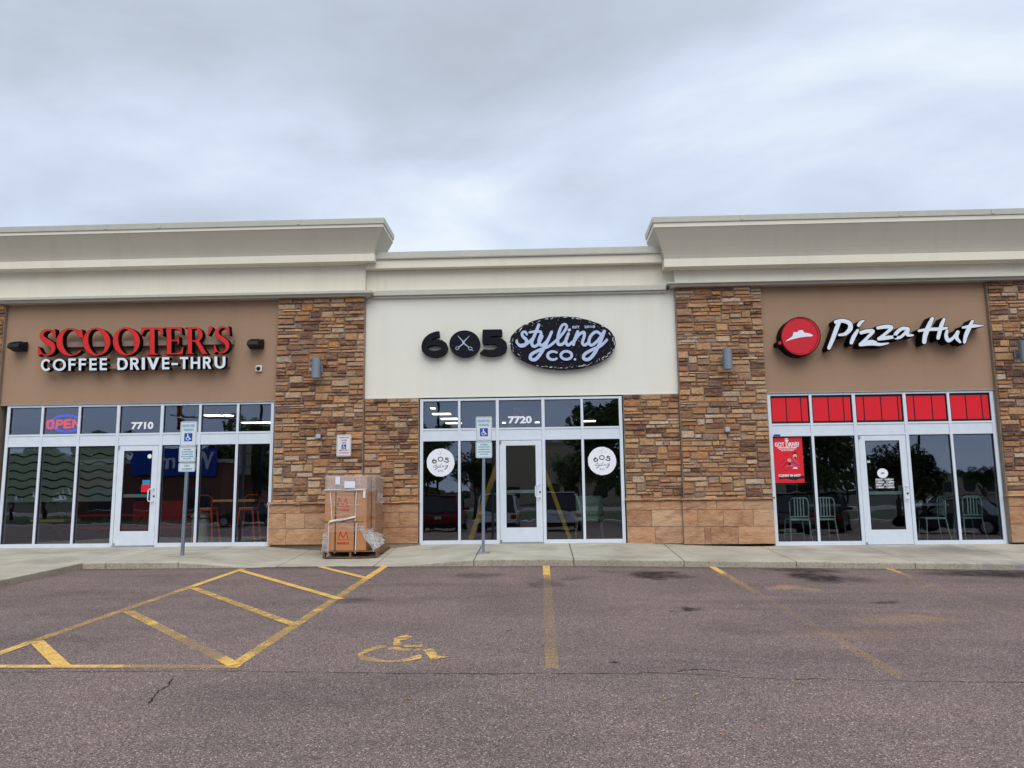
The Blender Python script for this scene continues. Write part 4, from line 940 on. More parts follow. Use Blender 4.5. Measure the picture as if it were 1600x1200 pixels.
# ------------------------------------------------------------------ lights and small fixtures on the wall
def flood(px, py, label, s):
    t = thing('wall_flood_light', label, 'wall light', 'black flood lights beside the coffee shop sign'); p = P(px, py, YW-.05)
    x, z = p.x, p.z
    m = MB(); w = .155
    q = [(x-w*.75, 15.14, z-.07), (x+w*.75, 15.14, z-.07), (x+w, 15.42, z-.11), (x-w, 15.42, z-.11), (x-w*.75, 15.18, z+.03), (x+w*.75, 15.18, z+.03), (x+w, 15.42, z+.10), (x-w, 15.42, z+.10)]
    h = m.hexa(q).build('lamp_housing', A['fixture'], t, .012)
    for d in (-.09, -.03, .03): MB().hexa([(x+d, 15.2, z+.032), (x+d+.025, 15.2, z+.032), (x+d+.025, 15.38, z+.087), (x+d, 15.38, z+.087), (x+d, 15.2, z+.05), (x+d+.025, 15.2, z+.05), (x+d+.025, 15.38, z+.105), (x+d, 15.38, z+.105)]).build('cooling_fin', A['fixture'], h)
    bx('mounting_plate', A['fixture'], t, x-.07, x+.07, 15.42, 15.449, z-.07, z+.06)
    base(t, (x, 15.449, z))
flood(34.5, 542, 'black angular flood light left of the red sign', -1); flood(402.5, 538, 'black angular flood light right of the red sign', 1)
def sconce(px, py, label, s):
    t = thing('wall_sconce', label, 'wall light', 'grey cylinder wall lights on the stone piers'); p = P(px, py, YP-.24); x, z = p.x, p.z
    h = MB().tube([(x, 15.11, z-.205), (x, 15.11, z+.205)], .092, 20).build('lamp_cylinder', A['sconce'], t); h.data.shade_smooth(); h.data.set_sharp_from_angle(angle=.7)
    MB().tube([(x, 15.11, z+.205), (x, 15.11, z+.209)], .08, 20).build('top_lens', A['black'], t)
    bx('bracket', A['sconce'], t, x-.055, x+.055, 15.19, 15.33, z-.06, z+.06); bx('wall_plate', A['sconce'], t, x-.075, x+.075, 15.30, 15.345, z-.085, z+.085, .01)
    base(t, (x, 15.345, z))
sconce(494, 575, 'grey cylinder wall light on the pier left of the cream panel', 1)
sconce(1137, 561, 'grey cylinder wall light on the pier right of the cream panel', -1)
sconce(1601, 549, 'grey cylinder wall light cut by the right edge of the photo', -1)
t = thing('security_camera', 'small white dome security camera below the right flood light', 'camera'); p = P(404.5, 576, 15.42)
bx('camera_housing', A['white2'], t, p.x-.065, p.x+.065, 15.39, 15.449, p.z-.065, p.z+.065, .015)
mb = MB(); mb.tube([(p.x, 15.39, p.z), (p.x, 15.36, p.z), (p.x, 15.345, p.z)], [.045, .036, .015], 14).build('camera_lens', A['black'], t, smooth=True); base(t, (p.x, 15.449, p.z))
for px, py, lab, s in ((497, 681.5, 'small grey sensor box left of the wall access sign', 1), (1137, 671, 'small grey sensor box on the right stone pier', -1)):
    t = thing('sensor_box', lab, 'sensor', 'small grey boxes on the stone piers'); p = P(px, py, 15.25)
    bx('sensor_body', A['boxg'], t, p.x-.045, p.x+.045, 15.24, 15.31, p.z-.045, p.z+.045, .006); bx('sensor_mount', A['fixture'], t, p.x-.025, p.x+.06, 15.31, 15.35, p.z-.045, p.z+.035); base(t, (p.x, 15.35, p.z))

# ------------------------------------------------------------------ signs on posts and on the wall
def rrect(x0, x1, z0, z1, r=.03, n=5):
    o = []
    for cx_, cz_, a0 in ((x1-r, z0+r, -PI/2), (x1-r, z1-r, 0), (x0+r, z1-r, PI/2), (x0+r, z0+r, PI)):
        for k in range(n+1): a = a0+PI/2*k/n; o.append((cx_+r*math.cos(a), cz_+r*math.sin(a)))
    return o
def prism(name, m, parent, loops, y, d):
    me = filled(loops, d); me.materials.clear()
    for v in me.vertices: v.co = Vector((v.co.x, y-v.co.z-d/2, v.co.y))
    me.update(); me.name = name; return link(name, me, m, parent)
def plate(parent, x, y, z0, z1, w, edge, lines, txt, name='sign_plate'):
    p = prism(name, A['signface'], parent, [rrect(x-w/2, x+w/2, z0, z1)], y, .003)
    prism('border', edge, p, [rrect(x-w/2+.011, x+w/2-.011, z0+.011, z1-.011, .022), rrect(x-w/2+.018, x+w/2-.018, z0+.018, z1-.018, .016)[::-1]], y-.003, .001)
    for s, fz, sz_, wd in lines: text('lettering', s, txt, p, x, y-.003, z0+(z1-z0)*fz, sz_, wd, weight=.0015, depth=.001)
    MB().tube([(x, y-.003, z1-.022), (x, y-.007, z1-.022)], .006, 8).build('bolt', A['steel'], p); MB().tube([(x, y-.003, z0+.022), (x, y-.007, z0+.022)], .006, 8).build('bolt', A['steel'], p)
    return p
def access_icon(parent, x, y, z, s):
    prism('icon_panel', A['icon'], parent, [[(x-s/2, z-s/2), (x+s/2, z-s/2), (x+s/2, z+s/2), (x-s/2, z+s/2)]], y, .001)
    k = s/100; pr = [('p', ell(42, 83, 8, 8)), ('s', [(42, 70, 10), (43, 48, 9)]), ('s', [(43, 60, 7), (60, 60, 7)]), ('s', [(44, 46, 9), (64, 44, 9)]), ('s', [(64, 44, 8), (74, 24, 8)]), ('s', [(73, 25, 7), (84, 29, 7)]),
                 ('s', [(34, 54, 7), (24, 42, 7), (24, 28, 7), (36, 16, 7), (52, 15, 7), (62, 26, 7), (64, 32, 7)])]
    me = filled(contour(pr, 0, 1.2), .001); me.materials.clear()
    for v in me.vertices: v.co = Vector((x+(v.co.x-50)*k, y-.001-v.co.z-.0006, z+(v.co.y-50)*k))
    me.update(); link('icon_wheelchair', me, A['pwhite'], parent)
def post_sign(bpx, bpy_, label, plates, Yoff, base_plate):
    g = G(bpx, bpy_, zs); Y = g.y; t = thing('parking_sign_post', label, 'sign', 'reserved parking signs on steel posts')
    pz = [(P(px, a, Y-.03), P(px, b_, Y-.03)) for px, a, b_, *_ in plates]
    top = pz[0][0].z-.03; x = (pz[0][0].x+g.x)/2
    x = g.x; xt = pz[0][0].x
    # a square post, each face with its row of holes shown as dark inset discs
    def px_(z): return x+(xt-x)*(z-g.z)/(top-g.z)
    MB().hexa([(x-.026, Y-.02, g.z-.02), (x+.026, Y-.02, g.z-.02), (x+.026, Y+.03, g.z-.02), (x-.026, Y+.03, g.z-.02), (xt-.026, Y-.02, top), (xt+.026, Y-.02, top), (xt+.026, Y+.03, top), (xt-.026, Y+.03, top)]).build('post', A['steel'], t)
    hb = MB(); z = g.z+.05
    while z < pz[-1][1].z-.02:
        hb.tube([(px_(z), Y-.0195, z), (px_(z), Y-.0212, z)], .0065, 8); hb.tube([(px_(z)+.0255, Y+.005, z), (px_(z)+.0275, Y+.005, z)], .0065, 6); z += .0254*1.5
    hb.build('post_holes', A['black'], t)['kind'] = 'stuff'
    if base_plate:
        bx('base_plate', A['steel'], t, x-.12, x+.12, Y-.07, Y+.08, g.z-.005, g.z+.012, .003)
        MB().bar((x-.1, Y-.0, g.z+.012), (x-.03, Y, g.z+.13), .012).build('brace', A['steel'], t)
        for dx in (-.09, .09): MB().tube([(x+dx, Y-.045, g.z+.01), (x+dx, Y-.045, g.z+.03)], .01, 6).build('anchor_bolt', A['steel'], t)
    for (a, b_), (px, _, _, w, kind) in zip(pz, plates):
        cx_ = a.x; z0, z1 = b_.z, a.z; yf = Y-.024
        if kind == 'main':
            p = plate(t, cx_, yf, z0, z1, w, A['signblue'], [('RESERVED', .82, .066, .235), ('PARKING', .655, .066, .19)], A['signtext']); access_icon(p, cx_, yf-.003, z0+(z1-z0)*.36, (z1-z0)*.33)
        elif kind == 'law':
            plate(t, cx_, yf, z0, z1, w, A['signblue'], [('STATE PERMIT', .80, .027, .14), ('OR LICENSE REQUIRED', .66, .027, .215), ('$100 MINIMUM FINE', .51, .027, .20), ('AND COST RECOVERABLE', .36, .027, .23), ('FOR VIOLATORS', .22, .027, .15)], A['signtext'])
        else:
            plate(t, cx_, yf, z0, z1, w, A['signblue'], [('VAN', .64, .05, .10), ('ACCESSIBLE', .3, .034, .2)], A['signtext'])
    base(t, (g.x, g.y, g.z)); return t
post_sign(284.5, 868, 'reserved parking sign with van accessible plate on a leaning post outside the coffee shop', [(295.3, 658.5, 697, .315, 'main'), (293, 697.6, 722, .315, 'law'), (292, 723, 737, .315, 'van')], 0, False)
post_sign(755, 864, 'reserved parking sign on a bolted post outside the salon door', [(756, 651, 689, .30, 'main'), (756, 689.5, 715.5, .30, 'law')], 0, True)
t = thing('access_aisle_sign', 'white no parking access sign with red lettering on the left stone pier', 'sign')
a = P(537.5, 679, 15.28); b_ = P(537.5, 713, 15.28)
p = plate(t, a.x, 15.288, b_.z, a.z, .295, A['signred'], [('WHEELCHAIR', .86, .036, .22), ('ACCESS', .735, .036, .12), ('AISLE', .615, .036, .09), ('ABSOLUTELY', .27, .036, .205), ('NO PARKING', .155, .036, .205)], A['signred'])
access_icon(p, a.x, 15.285, b_.z+(a.z-b_.z)*.435, .092)
for z in (a.z-.03, b_.z+.03): MB().tube([(a.x, 15.289, z), (a.x, 15.36, z)], .008, 6).build('fixing', A['steel'], t)
base(t, (a.x, 15.36, b_.z))

# ------------------------------------------------------------------ stickers, poster, neon
YG = YW-.0
def sticker(px, py, r, label, kind):
    t = thing('window_sticker', label, 'sticker', 'round white salon stickers on the glass'); p = P(px, py, YG); R_ = r/77.4
    n = 72; out = [(p.x+R_*(1+RN.uniform(-.025, .012))*math.cos(2*PI*k/n), p.z+R_*(1+RN.uniform(-.025, .012))*math.sin(2*PI*k/n)) for k in range(n)]
    d = prism('sticker_disc', A['pwhite'], t, [out], YG-.001, .001); s = R_/370
    fx = lambda u, v, w: Vector((p.x+(u-570)*s, YG-.0025-w, p.z+(v+560)*s))
    pr = [('s', [(400, 470, 26), (362, 510, 30), (362, 550, 30), (395, 572, 28), (440, 555, 28), (458, 525, 28), (435, 500, 26), (385, 510, 22)]), ('p', ell(567, 472, 72, 62)), ('-p', ell(567, 472, 50, 40)),
          ('s', [(775, 460, 24), (715, 440, 26), (700, 480, 24), (740, 485, 26), (768, 505, 26), (768, 545, 26), (725, 555, 24), (660, 520, 22)])]
    shape('print_605', A['black'], d, pr, fx, .001, 0, 6)
    sc_ = [('s', [(395, 640, 7), (375, 670, 9), (400, 685, 8)]), ('s', [(465, 595, 9), (415, 680, 9), (440, 680, 8)]), ('s', [(400, 630, 7), (460, 625, 7)]), ('s', [(470, 640, 8), (455, 675, 8), (480, 675, 8)]), ('s', [(520, 630, 9), (470, 710, 14), (425, 748, 11), (430, 730, 7), (520, 680, 6)]), ('s', [(600, 590, 10), (545, 650, 8), (525, 685, 8), (555, 680, 7)]), ('s', [(570, 645, 8), (560, 685, 8), (590, 675, 7)]), ('s', [(620, 640, 8), (605, 690, 8)]), ('s', [(610, 670, 7), (650, 640, 8), (645, 685, 8), (670, 675, 7)]), ('s', [(740, 640, 9), (700, 640, 8), (690, 680, 8), (720, 680, 8), (750, 635, 9)]), ('s', [(765, 630, 9), (735, 690, 14), (690, 745, 12), (675, 735, 8), (760, 680, 6)])]
    shape('print_script', A['black'], d, sc_, fx, .001, 0, 4)
    pc_ = [('p', ell(530, 778, 30, 24)), ('-p', ell(534, 778, 22, 16)), ('-p', [(545, 778), (575, 758), (590, 798)]), ('p', ell(598, 778, 32, 24)), ('-p', ell(598, 778, 23, 16)), ('s', [(600, 240, 5), (540, 370, 5)]), ('s', [(520, 260, 4), (590, 370, 4)]), ('s', [(465, 330, 5), (500, 332, 5)]), ('s', [(625, 330, 5), (690, 330, 5)])]
    shape('print_small', A['black'], d, pc_, fx, .001, 0, 4)
    base(t, (p.x, YG, p.z))
sticker(688.5, 722.7, 22.0, 'round white 605 styling sticker on the leftmost salon window', 0); sticker(940.8, 720.2, 22.0, 'round white 605 styling sticker on the rightmost salon window', 1)
# poster
t = thing('window_poster', 'red hiring poster headed GOT DRIVE? taped inside the leftmost pizza shop window', 'poster')
a = P(1207.5, 683.5, YG); b_ = P(1262, 754, YG); x0, x1, z1, z0 = a.x, b_.x-.06, a.z, b_.z; W, H = x1-x0, z1-z0
po = MB().hexa([(x0, YG-.004, z0), (x1, YG-.004, z0), (x1, YG-.001, z0), (x0, YG-.001, z0), (x0, YG-.004, z1), (x1, YG-.004, z1), (x1, YG-.001, z1), (x0, YG-.001, z1)]).build('poster_sheet', A['posterred'], t)
pf = lambda u, v, w: Vector((x0+(u-125)/(855-125)*W, YG-.0045-w, z1-(-v-110)/(1110-110)*H))
def pp(name, m, prims, fr=.0): return shape(name, A[m], po, prims, pf, .0006, 0, 5, fr)
text('headline', 'GOT DRIVE?', A['pwhite'], po, x0+W*.47, YG-.005, z1-H*.165, .115, W*.84, weight=.003, depth=.001)
text('small_print', 'HIRING DELIVERY DRIVERS', A['pwhite'], po, x0+W*.47, YG-.005, z1-H*.23, .032, W*.66, weight=.002, depth=.001)
text('small_print', 'ASK FOR AN APPLICATION NOW', A['pwhite'], po, x0+W*.47, YG-.005, z1-H*.265, .024, W*.56, weight=.001, depth=.001)
text('small_print', 'OR TEXT TO APPLY', A['pwhite'], po, x0+W*.47, YG-.005, z1-H*.295, .022, W*.44, weight=.001, depth=.001)
pp('logo_print', 'pwhite', [('p', ell(465, 170, 46, 42)), ('-p', [(420, 165), (520, 150), (520, 162), (425, 178)])])
pp('figure_torso', 'pink', [('p', [(560, 640), (610, 600), (690, 605), (740, 680), (760, 760), (720, 800), (620, 790), (520, 760), (440, 700), (480, 670)])])
pp('figure_head', 'skin', [('p', ell(650, 525, 50, 75))], .0008); pp('figure_hair', 'black', [('p', [(595, 500), (600, 455), (650, 435), (705, 455), (710, 510), (690, 480), (620, 480), (608, 520)]), ('p', [(618, 560), (640, 540), (680, 545), (690, 570), (655, 604)])], .0016)
pp('figure_fist', 'skin', [('p', ell(505, 620, 50, 40))], .0008); pp('figure_shade', 'black', [('s', [(300, 830, 8), (380, 720, 12), (470, 650, 10)]), ('s', [(560, 640, 8), (660, 700, 14), (740, 740, 8)]), ('p', [(465, 665), (540, 660), (535, 725), (470, 725)]), ('s', [(290, 690, 10), (370, 615, 6)]), ('s', [(400, 520, 8), (470, 480, 6), (520, 470, 4)]), ('s', [(300, 845, 4), (700, 830, 4)])], .0016)
pp('car_print', 'pink', [('s', [(310, 820, 8), (400, 770, 14), (600, 745, 10), (700, 810, 8)])], .0024); pp('car_glint', 'pwhite', [('s', [(430, 745, 4), (600, 735, 5)]), ('p', [(570, 800), (630, 765), (680, 780), (700, 810)])], .003)
pp('banner_print', 'black', [('p', [(215, 970), (300, 1000), (500, 975), (850, 960), (845, 1020), (700, 1030), (640, 1060), (540, 1050), (420, 1020), (220, 1030)])], .0006)
text('headline', "COMIN' IN HOT", A['pwhite'], po, x0+W*.50, YG-.0062, z1-H*.845, .065, W*.76, weight=.002, depth=.001)
base(t, (x0, YG, z0))
# pizza door print: round logo and hours
t = thing('door_print', 'white round logo and opening hours on the pizza shop door glass', 'sticker'); p = P(1379, 739.5, YW-.02); y = YW-.023
d = prism('logo_disc', A['pwhite'], t, [[(p.x+.105*math.cos(2*PI*k/40), p.z+.095*math.sin(2*PI*k/40)) for k in range(40)]], y, .001)
prism('logo_hat', A['black'], d, [[(p.x-.05, p.z-.02), (p.x-.025, p.z+.0), (p.x-.012, p.z+.018), (p.x+.015, p.z+.02), (p.x+.03, p.z+.004), (p.x+.055, p.z-.003), (p.x+.01, p.z-.003)]], y-.001, .001)
for i, s in enumerate(('SUNDAY - THURSDAY', '11:00AM - 11:00PM', 'FRIDAY - SATURDAY', '11:00AM - 12:00AM')):
    text('opening_hours', s, A['pwhite'], t, p.x+.03, y, p.z-.125-.050*i, .05, .35, weight=.002, depth=.001)
base(t, (p.x, y, p.z))
for name, px, py, w, h, m, lab in (('door_sticker', 228.5, 753.5, 12, 7, 'sky', 'small blue sticker on the coffee shop door glass'), ('door_notice', 228, 763, 15, 12, 'posterred', 'small red notice on the coffee shop door glass')):
    p = P(px, py, YW-.02); t = bx(name, A[m], None, p.x-w/155, p.x+w/155, YW-.024, YW-.0225, p.z-h/155, p.z+h/155); tag(t, lab, 'sticker')
p = P(234, 713, YW-.02); t = prism('door_sticker', A['pwhite'], None, [[(p.x+.045*math.cos(2*PI*k/24), p.z+.045*math.sin(2*PI*k/24)) for k in range(24)]], YW-.0225, .001); tag(t, 'round white sticker at the top right of the coffee shop door', 'sticker')
p = P(1356, 721.5, YW-.02); tag(bx('door_sticker', A['bar'], None, p.x-.035, p.x+.045, YW-.024, YW-.0225, p.z-.022, p.z+.022), 'tiny pale sticker at the left edge of the pizza shop door', 'sticker')
p = P(1214.5, 680, YW-.05); tag(bx('door_chime_label', A['icon'], None, p.x-.07, p.x+.06, YW-.052, YW-.0455, p.z-.016, p.z+.016), 'small dark label on the rail above the red poster', 'label')
# neon OPEN sign
t = thing('open_sign', 'glowing red and blue neon OPEN sign in the second coffee shop transom', 'sign')
fn = ontrace(0, 640, .18333, YW+.10)
shape('neon_oval', A['neonb'], t, [('p', ell(565, 118, 138, 78)), ('-p', ell(565, 118, 122, 60))], fn, .01, 0, 2.2)
b9 = 19
ltr = {'O': [('s', [(415, 100, b9), (455, 97, b9), (450, 150, b9), (412, 154, b9), (415, 100, b9)])], 'P': [('b', (492, 88), (484, 165), b9), ('s', [(492, 96, b9), (530, 96, b9), (530, 122, b9), (492, 126, b9)])],
       'E': [('b', (562, 84), (552, 160), b9), ('b', (562, 92), (612, 88), b9), ('b', (558, 124), (604, 120), b9), ('b', (554, 154), (606, 150), b9)], 'N': [('b', (632, 84), (622, 158), b9), ('b', (632, 86), (674, 152), b9), ('b', (684, 82), (674, 156), b9)]}
for v in ltr.values(): shape('neon_letter', A['neonr'], t, v, fn, .01, 0, 2, .02)
p = P(565*.18333, 660, YW+.1); base(t, (p.x, YW+.1, p.z))

# ------------------------------------------------------------------ pallet of boxes
g = G(545, 873.5, zs); y0 = g.y; xa_ = P(503.5, 870, y0).x; xb_ = P(590, 870, y0).x; gz = zs(g.x, y0+.4)-.005; YD = 1.15
t = thing('wooden_pallet', 'worn wooden pallet on the sidewalk in front of the stone pier', 'pallet')
for k in range(3):
    x = xa_+(xb_-xa_-.04)*k/2
    for j in range(3):
        bx('stringer_block', A['pallet'], t, x, x+.04 if k != 1 else x+.04, y0+.01+j*(YD-.16)/2, y0+.13+j*(YD-.16)/2, gz+.016, gz+.105, .003)
    bx('stringer', A['pallet'], t, x+.001, x+.039, y0+.131, y0+YD-.15, gz+.06, gz+.104)
for k in range(7): bx('deck_board', A['pallet'], t, xa_-.005, xb_+.005, y0+k*(YD/6.75)+RN.uniform(-.004, .004), y0+k*(YD/6.75)+.115, gz+.106, gz+.124+RN.uniform(-.002, .002), .003)
for k in range(3): bx('bottom_board', A['pallet'], t, xa_-.002, xb_+.002, y0+.01+k*(YD-.13)/2, y0+.11+k*(YD-.13)/2, gz, gz+.016, .003)
base(t, (xa_, y0, gz))
bx0 = P(507, 840, y0).x; bx1 = P(571.5, 840, y0).x; zb0 = gz+.126; zmid = P(540, 815.5, y0).z; ztop = P(540, 766, y0).z; zcap = P(540, 743.5, y0).z; yb1 = y0+1.0
def carton(x0, x1, z0, z1, yy0, yy1, label, logo_px):
    t = thing('cardboard_box', label, 'box', 'cardboard boxes strapped on the pallet')
    bx('box_body', A['card'], t, x0, x1, yy0, yy1, z0, z1, .006)
    if logo_px:
        lx, ly, s = logo_px; f2 = ontrace(510, 765, .0792, yy0)
        if ly < 400: M_ = [('s', [(228, 308, 20), (258, 190, 14), (322, 290, 22), (382, 190, 14), (408, 305, 20)]), ('s', [(245, 195, 9), (255, 170, 9), (275, 185, 9)]), ('s', [(370, 185, 9), (385, 170, 9), (395, 195, 9)])]; yu = 332; yt_ = 405
        else: M_ = [('s', [(240, 955, 20), (278, 850, 14), (328, 945, 22), (388, 850, 14), (422, 955, 20)]), ('s', [(262, 850, 9), (275, 825, 9), (295, 845, 9)]), ('s', [(378, 845, 9), (398, 825, 9), (410, 848, 9)])]; yu = 990; yt_ = 1060
        shape('printed_emblem', A['logo'], t, M_, f2, .001, 0, 4, .002)
        a = f2(222, -yu, 0); b_ = f2(455, -yu, 0); bx('printed_rule', A['logo'], t, a.x, b_.x, yy0-.002, yy0-.0005, a.z-.005, a.z+.005)
        c = f2(330, -yt_, 0); text('printed_name', 'MAKEUA', A['logo'], t, c.x, yy0-.0005, c.z, .055, .23, weight=.003, depth=.001)
    base(t, (x0, yy0, z0)); return t
carton(bx0, bx1-.0, zb0, zmid-.004, y0+.03, yb1, 'lower brown cardboard box on the pallet with red emblem', (320, 900, 1))
carton(bx0-.01, bx1, zmid, ztop-.004, y0+.03, yb1+.08, 'upper brown cardboard box with red emblem above a black strap', (320, 250, 1))
carton(bx0+.0, bx1-.004, ztop, zcap-.01, y0+.06, yb1+.0, 'flat cardboard carton wrapped in film on top of the stack', None)
bx_ = thing('side_cartons', 'tall brown cartons behind the front boxes, wrapped in clear film', 'box')
bx('box_body', A['carddk'], bx_, bx1+.012, bx1+.078, y0+.40, yb1+.12, zb0+.005, zcap-.03, .006); base(bx_, (bx1, y0+.4, zb0))
tp = MB()
t = thing('packing_straps', 'black and white straps running over the boxes on the pallet', 'strap')
for px, m in ((523.5, 'strap'), (553.5, 'strap')):
    x = P(px, 820, y0).x; bx('strap_band', A[m], t, x-.009, x+.009, y0+.023, y0+.027, zb0, zcap-.05)
for pts_ in ([(515.5, 766), (517.5, 790), (519, 814)], [(513.8, 817), (513, 840), (512.5, 865)], [(557, 766), (555, 790), (555, 814)], [(556.5, 817), (556, 840), (555, 865)]):
    q = [P(a_, b__, y0+.018) for a_, b__ in pts_]
    for a_, b__ in zip(q, q[1:]): MB().bar(a_, b__, .016, .003, (0, 1, 0)).build('strap_band', A['tape'], t)
a = P(507, 815.5, y0); b_ = P(567, 814.5, y0); bx('strap_band', A['strap'], t, a.x-.01, b_.x, y0+.017, y0+.022, a.z-.008, a.z+.008)
base(t, (bx0, y0, zb0))
def crumple(name, pts, m, parent, amp=.02, n=14):   # a wrinkled sheet between four corners
    a, b_, c, d = [Vector(p) for p in pts]; b2 = bmesh.new(); g_ = []
    nr = (b_-a).cross(d-a).normalized()
    for j in range(n+1):
        row = []
        for i in range(n+1):
            u, v = i/n, j/n; p = (a*(1-u)+b_*u)*(1-v)+(d*(1-u)+c*u)*v
            p = p+nr*(RN.uniform(-amp, amp)+amp*1.5*math.sin(u*9+v*5)); row.append(b2.verts.new(p))
        g_.append(row)
    for j in range(n):
        for i in range(n): b2.faces.new((g_[j][i], g_[j][i+1], g_[j+1][i+1], g_[j+1][i]))
    me = bpy.data.meshes.new(name); b2.to_mesh(me); b2.free(); me.shade_smooth(); return link(name, me, m, parent)
t = thing('stretch_wrap', 'torn clear plastic film wrapped round the boxes and hanging loose at the right', 'plastic wrap')
e = .012
wr = MB()
fx0, fx1, fy0, fy1 = bx0-e, bx1+.085, y0+.012, yb1+.13
n = 10
def wall_film(z0, z1, name, fm='film'):
    mb = MB()
    cs = [(fx0, fy1), (fx0, fy0), (bx1+.004, fy0), (fx1, y0+.40), (fx1, fy1)]
    for (xA, yA), (xB, yB) in zip(cs, cs[1:]): mb.face([(xA, yA, z0), (xB, yB, z0), (xB, yB, z1), (xA, yA, z1)])
    b2 = bmesh.new(); me = bpy.data.meshes.new(name); me.from_pydata(mb.v, [], mb.f); b2.from_mesh(me); bmesh.ops.remove_doubles(b2, verts=b2.verts, dist=1e-4)
    bmesh.ops.subdivide_edges(b2, edges=b2.edges, cuts=9, use_grid_fill=True)
    for v in b2.verts: v.co += Vector((RN.uniform(-.004, .004), RN.uniform(-.004, .004), 0))
    b2.to_mesh(me); b2.free(); me.shade_smooth(); link(name, me, A[fm], t)
wall_film(ztop-.02, zcap+.012, 'film_wrap', 'densefilm'); wall_film(ztop-.028, zcap-.01, 'film_wrap') if False else None
wall_film(zmid+.1, ztop-.0, 'film_wrap'); wall_film(zmid-.18, zmid+.02, 'film_wrap')
white_film = A['film']
q = lambda px, py, Y: P(px, py, Y)
crumple('loose_film', [q(561, 822, y0-.0), q(578, 828, y0+.2), q(597, 852, y0+.35), q(582, 862, y0+.02)], A['densefilm'], t, .02); crumple('loose_film', [q(560, 822, y0-.03), q(574, 824, y0+.05), q(590, 850, y0+.1), q(583, 863, y0-.01)], A['densefilm'], t, .03)
crumple('loose_film', [q(505, 832, y0-.01), q(512, 832, y0-.02), q(513, 864, y0-.02), q(502.5, 862, y0+.02)], A['densefilm'], t, .012); crumple('loose_film', [q(504, 834, y0-.03), q(513, 836, y0-.03), q(511, 850, y0-.04), q(503, 858, y0+.0)], A['densefilm'], t, .012)
crumple('loose_film', [q(566, 826, y0+.1), q(586, 830, y0+.4), q(600, 846, y0+.5), q(586, 862, y0+.2)], A['densefilm'], t, .05)
crumple('loose_film', [q(590, 768, y0+.5), q(598, 772, y0+.5), q(600, 786, y0+.5), q(588, 786, y0+.5)], A['densefilm'], t, .03)
crumple('loose_film', [q(516, 813, y0+.005), q(556, 806, y0+.005), q(556, 809, y0+.0), q(512, 817, y0+.005)], A['tape'], t, .004, 8)
crumple('loose_film', [q(507, 764.5, y0-.0), q(571, 764, y0+.0), q(571, 766, y0+.0), q(507, 766.5, y0+.0)], A['tape'], t, .004, 10)
base(t, (bx0, y0, zb0))
for px0, px1, py0, py1, lab in ((524, 531.5, 745, 757, 'narrow paper slip under the film at the top left of the stack'), (538, 555, 752, 762.5, 'white shipping paper under the film on the top carton'), (567.5, 571, 765, 778, 'thin white label strip at the right of the upper box')):
    a = P(px0, py1, y0+.008); b_ = P(px1, py0, y0+.008); tag(bx('shipping_label', A['paper'], None, a.x, b_.x, y0+.006, y0+.008, a.z, b_.z), lab, 'label')

# ------------------------------------------------------------------ inside the shops
def copy_tree(o, parent=None):
    c = o.copy(); COL.objects.link(c); c.parent = parent
    for ch in o.children: copy_tree(ch, c)
    return c
def ceiling_light(x, y, w, d, lab, z=3.02):
    t = thing('ceiling_light', lab, 'ceiling light', 'lit strip lights on the shop ceilings')
    bx('light_frame', A['roomceil'], t, x-w/2-.02, x+w/2+.02, y-d/2-.02, y+d/2+.02, z, z+.03); bx('light_diffuser', A['lamp'], t, x-w/2, x+w/2, y-d/2, y+d/2, z-.02, z-.001); base(t, (x, y, z))
def cl_at(px, py, wpx, lab, d=.25):
    dd = ray(px, py); tt = (3.0-CZ)/dd[2]; x, y = dd[0]*tt, dd[1]*tt; ceiling_light(x, y, wpx/1200*y, d, lab)
cl_at(333.5, 650, 26, 'left of two short lit strips in the sixth coffee shop transom'); cl_at(356.5, 650, 11, 'right, shorter strip of two in the sixth coffee shop transom'); cl_at(401, 661, 46, 'long lit strip in the rightmost coffee shop transom')
cl_at(676.5, 638.7, 7, 'small round lit lamp in the first salon transom', .15); cl_at(690, 647.5, 28, 'topmost lit strip in the first salon transom'); cl_at(702, 655, 26, 'middle lit strip in the first salon transom'); cl_at(709, 661.7, 24, 'lowest lit strip in the first salon transom')
cl_at(921, 658.5, 19, 'lit strip in the rightmost salon transom'); cl_at(787.5, 661, 5, 'tiny lit lamp left of the number 7720', .15); cl_at(839.5, 660.5, 7, 'tiny lit lamp right of the number 7720', .15)
# stepladder
t = thing('step_ladder', 'tall yellow A-frame stepladder standing inside behind the salon door', 'ladder'); Yl = 17.3
ap = P(812, 641, Yl); lf = P(736, 838, Yl); rt = P(889, 830, Yl+.3); zf = .05
for dy in (-.22, .22):
    MB().bar((ap.x-.06, Yl+dy*.5, ap.z), (lf.x, Yl+dy, zf), .10, .03, (0, 1, 0)).build('side_rail', A['yellow'], t)
    MB().bar((ap.x+.06, Yl+dy*.5, ap.z), (rt.x, Yl+dy, zf), .08, .03, (0, 1, 0)).build('rear_rail', A['yellow'], t)
bx('top_cap', A['yellow'], t, ap.x-.14, ap.x+.14, Yl-.16, Yl+.16, ap.z-.02, ap.z+.05)
for k in range(1, 9):
    f = k/9; x = ap.x-.06+(lf.x-ap.x+.06)*f; z = ap.z+(zf-ap.z)*f; MB().box(x-.05, x+.05, Yl-.11-.1*f, Yl+.11+.1*f, z-.012, z+.012).build('step', A['steel'], t)
base(t, (ap.x, Yl, zf))
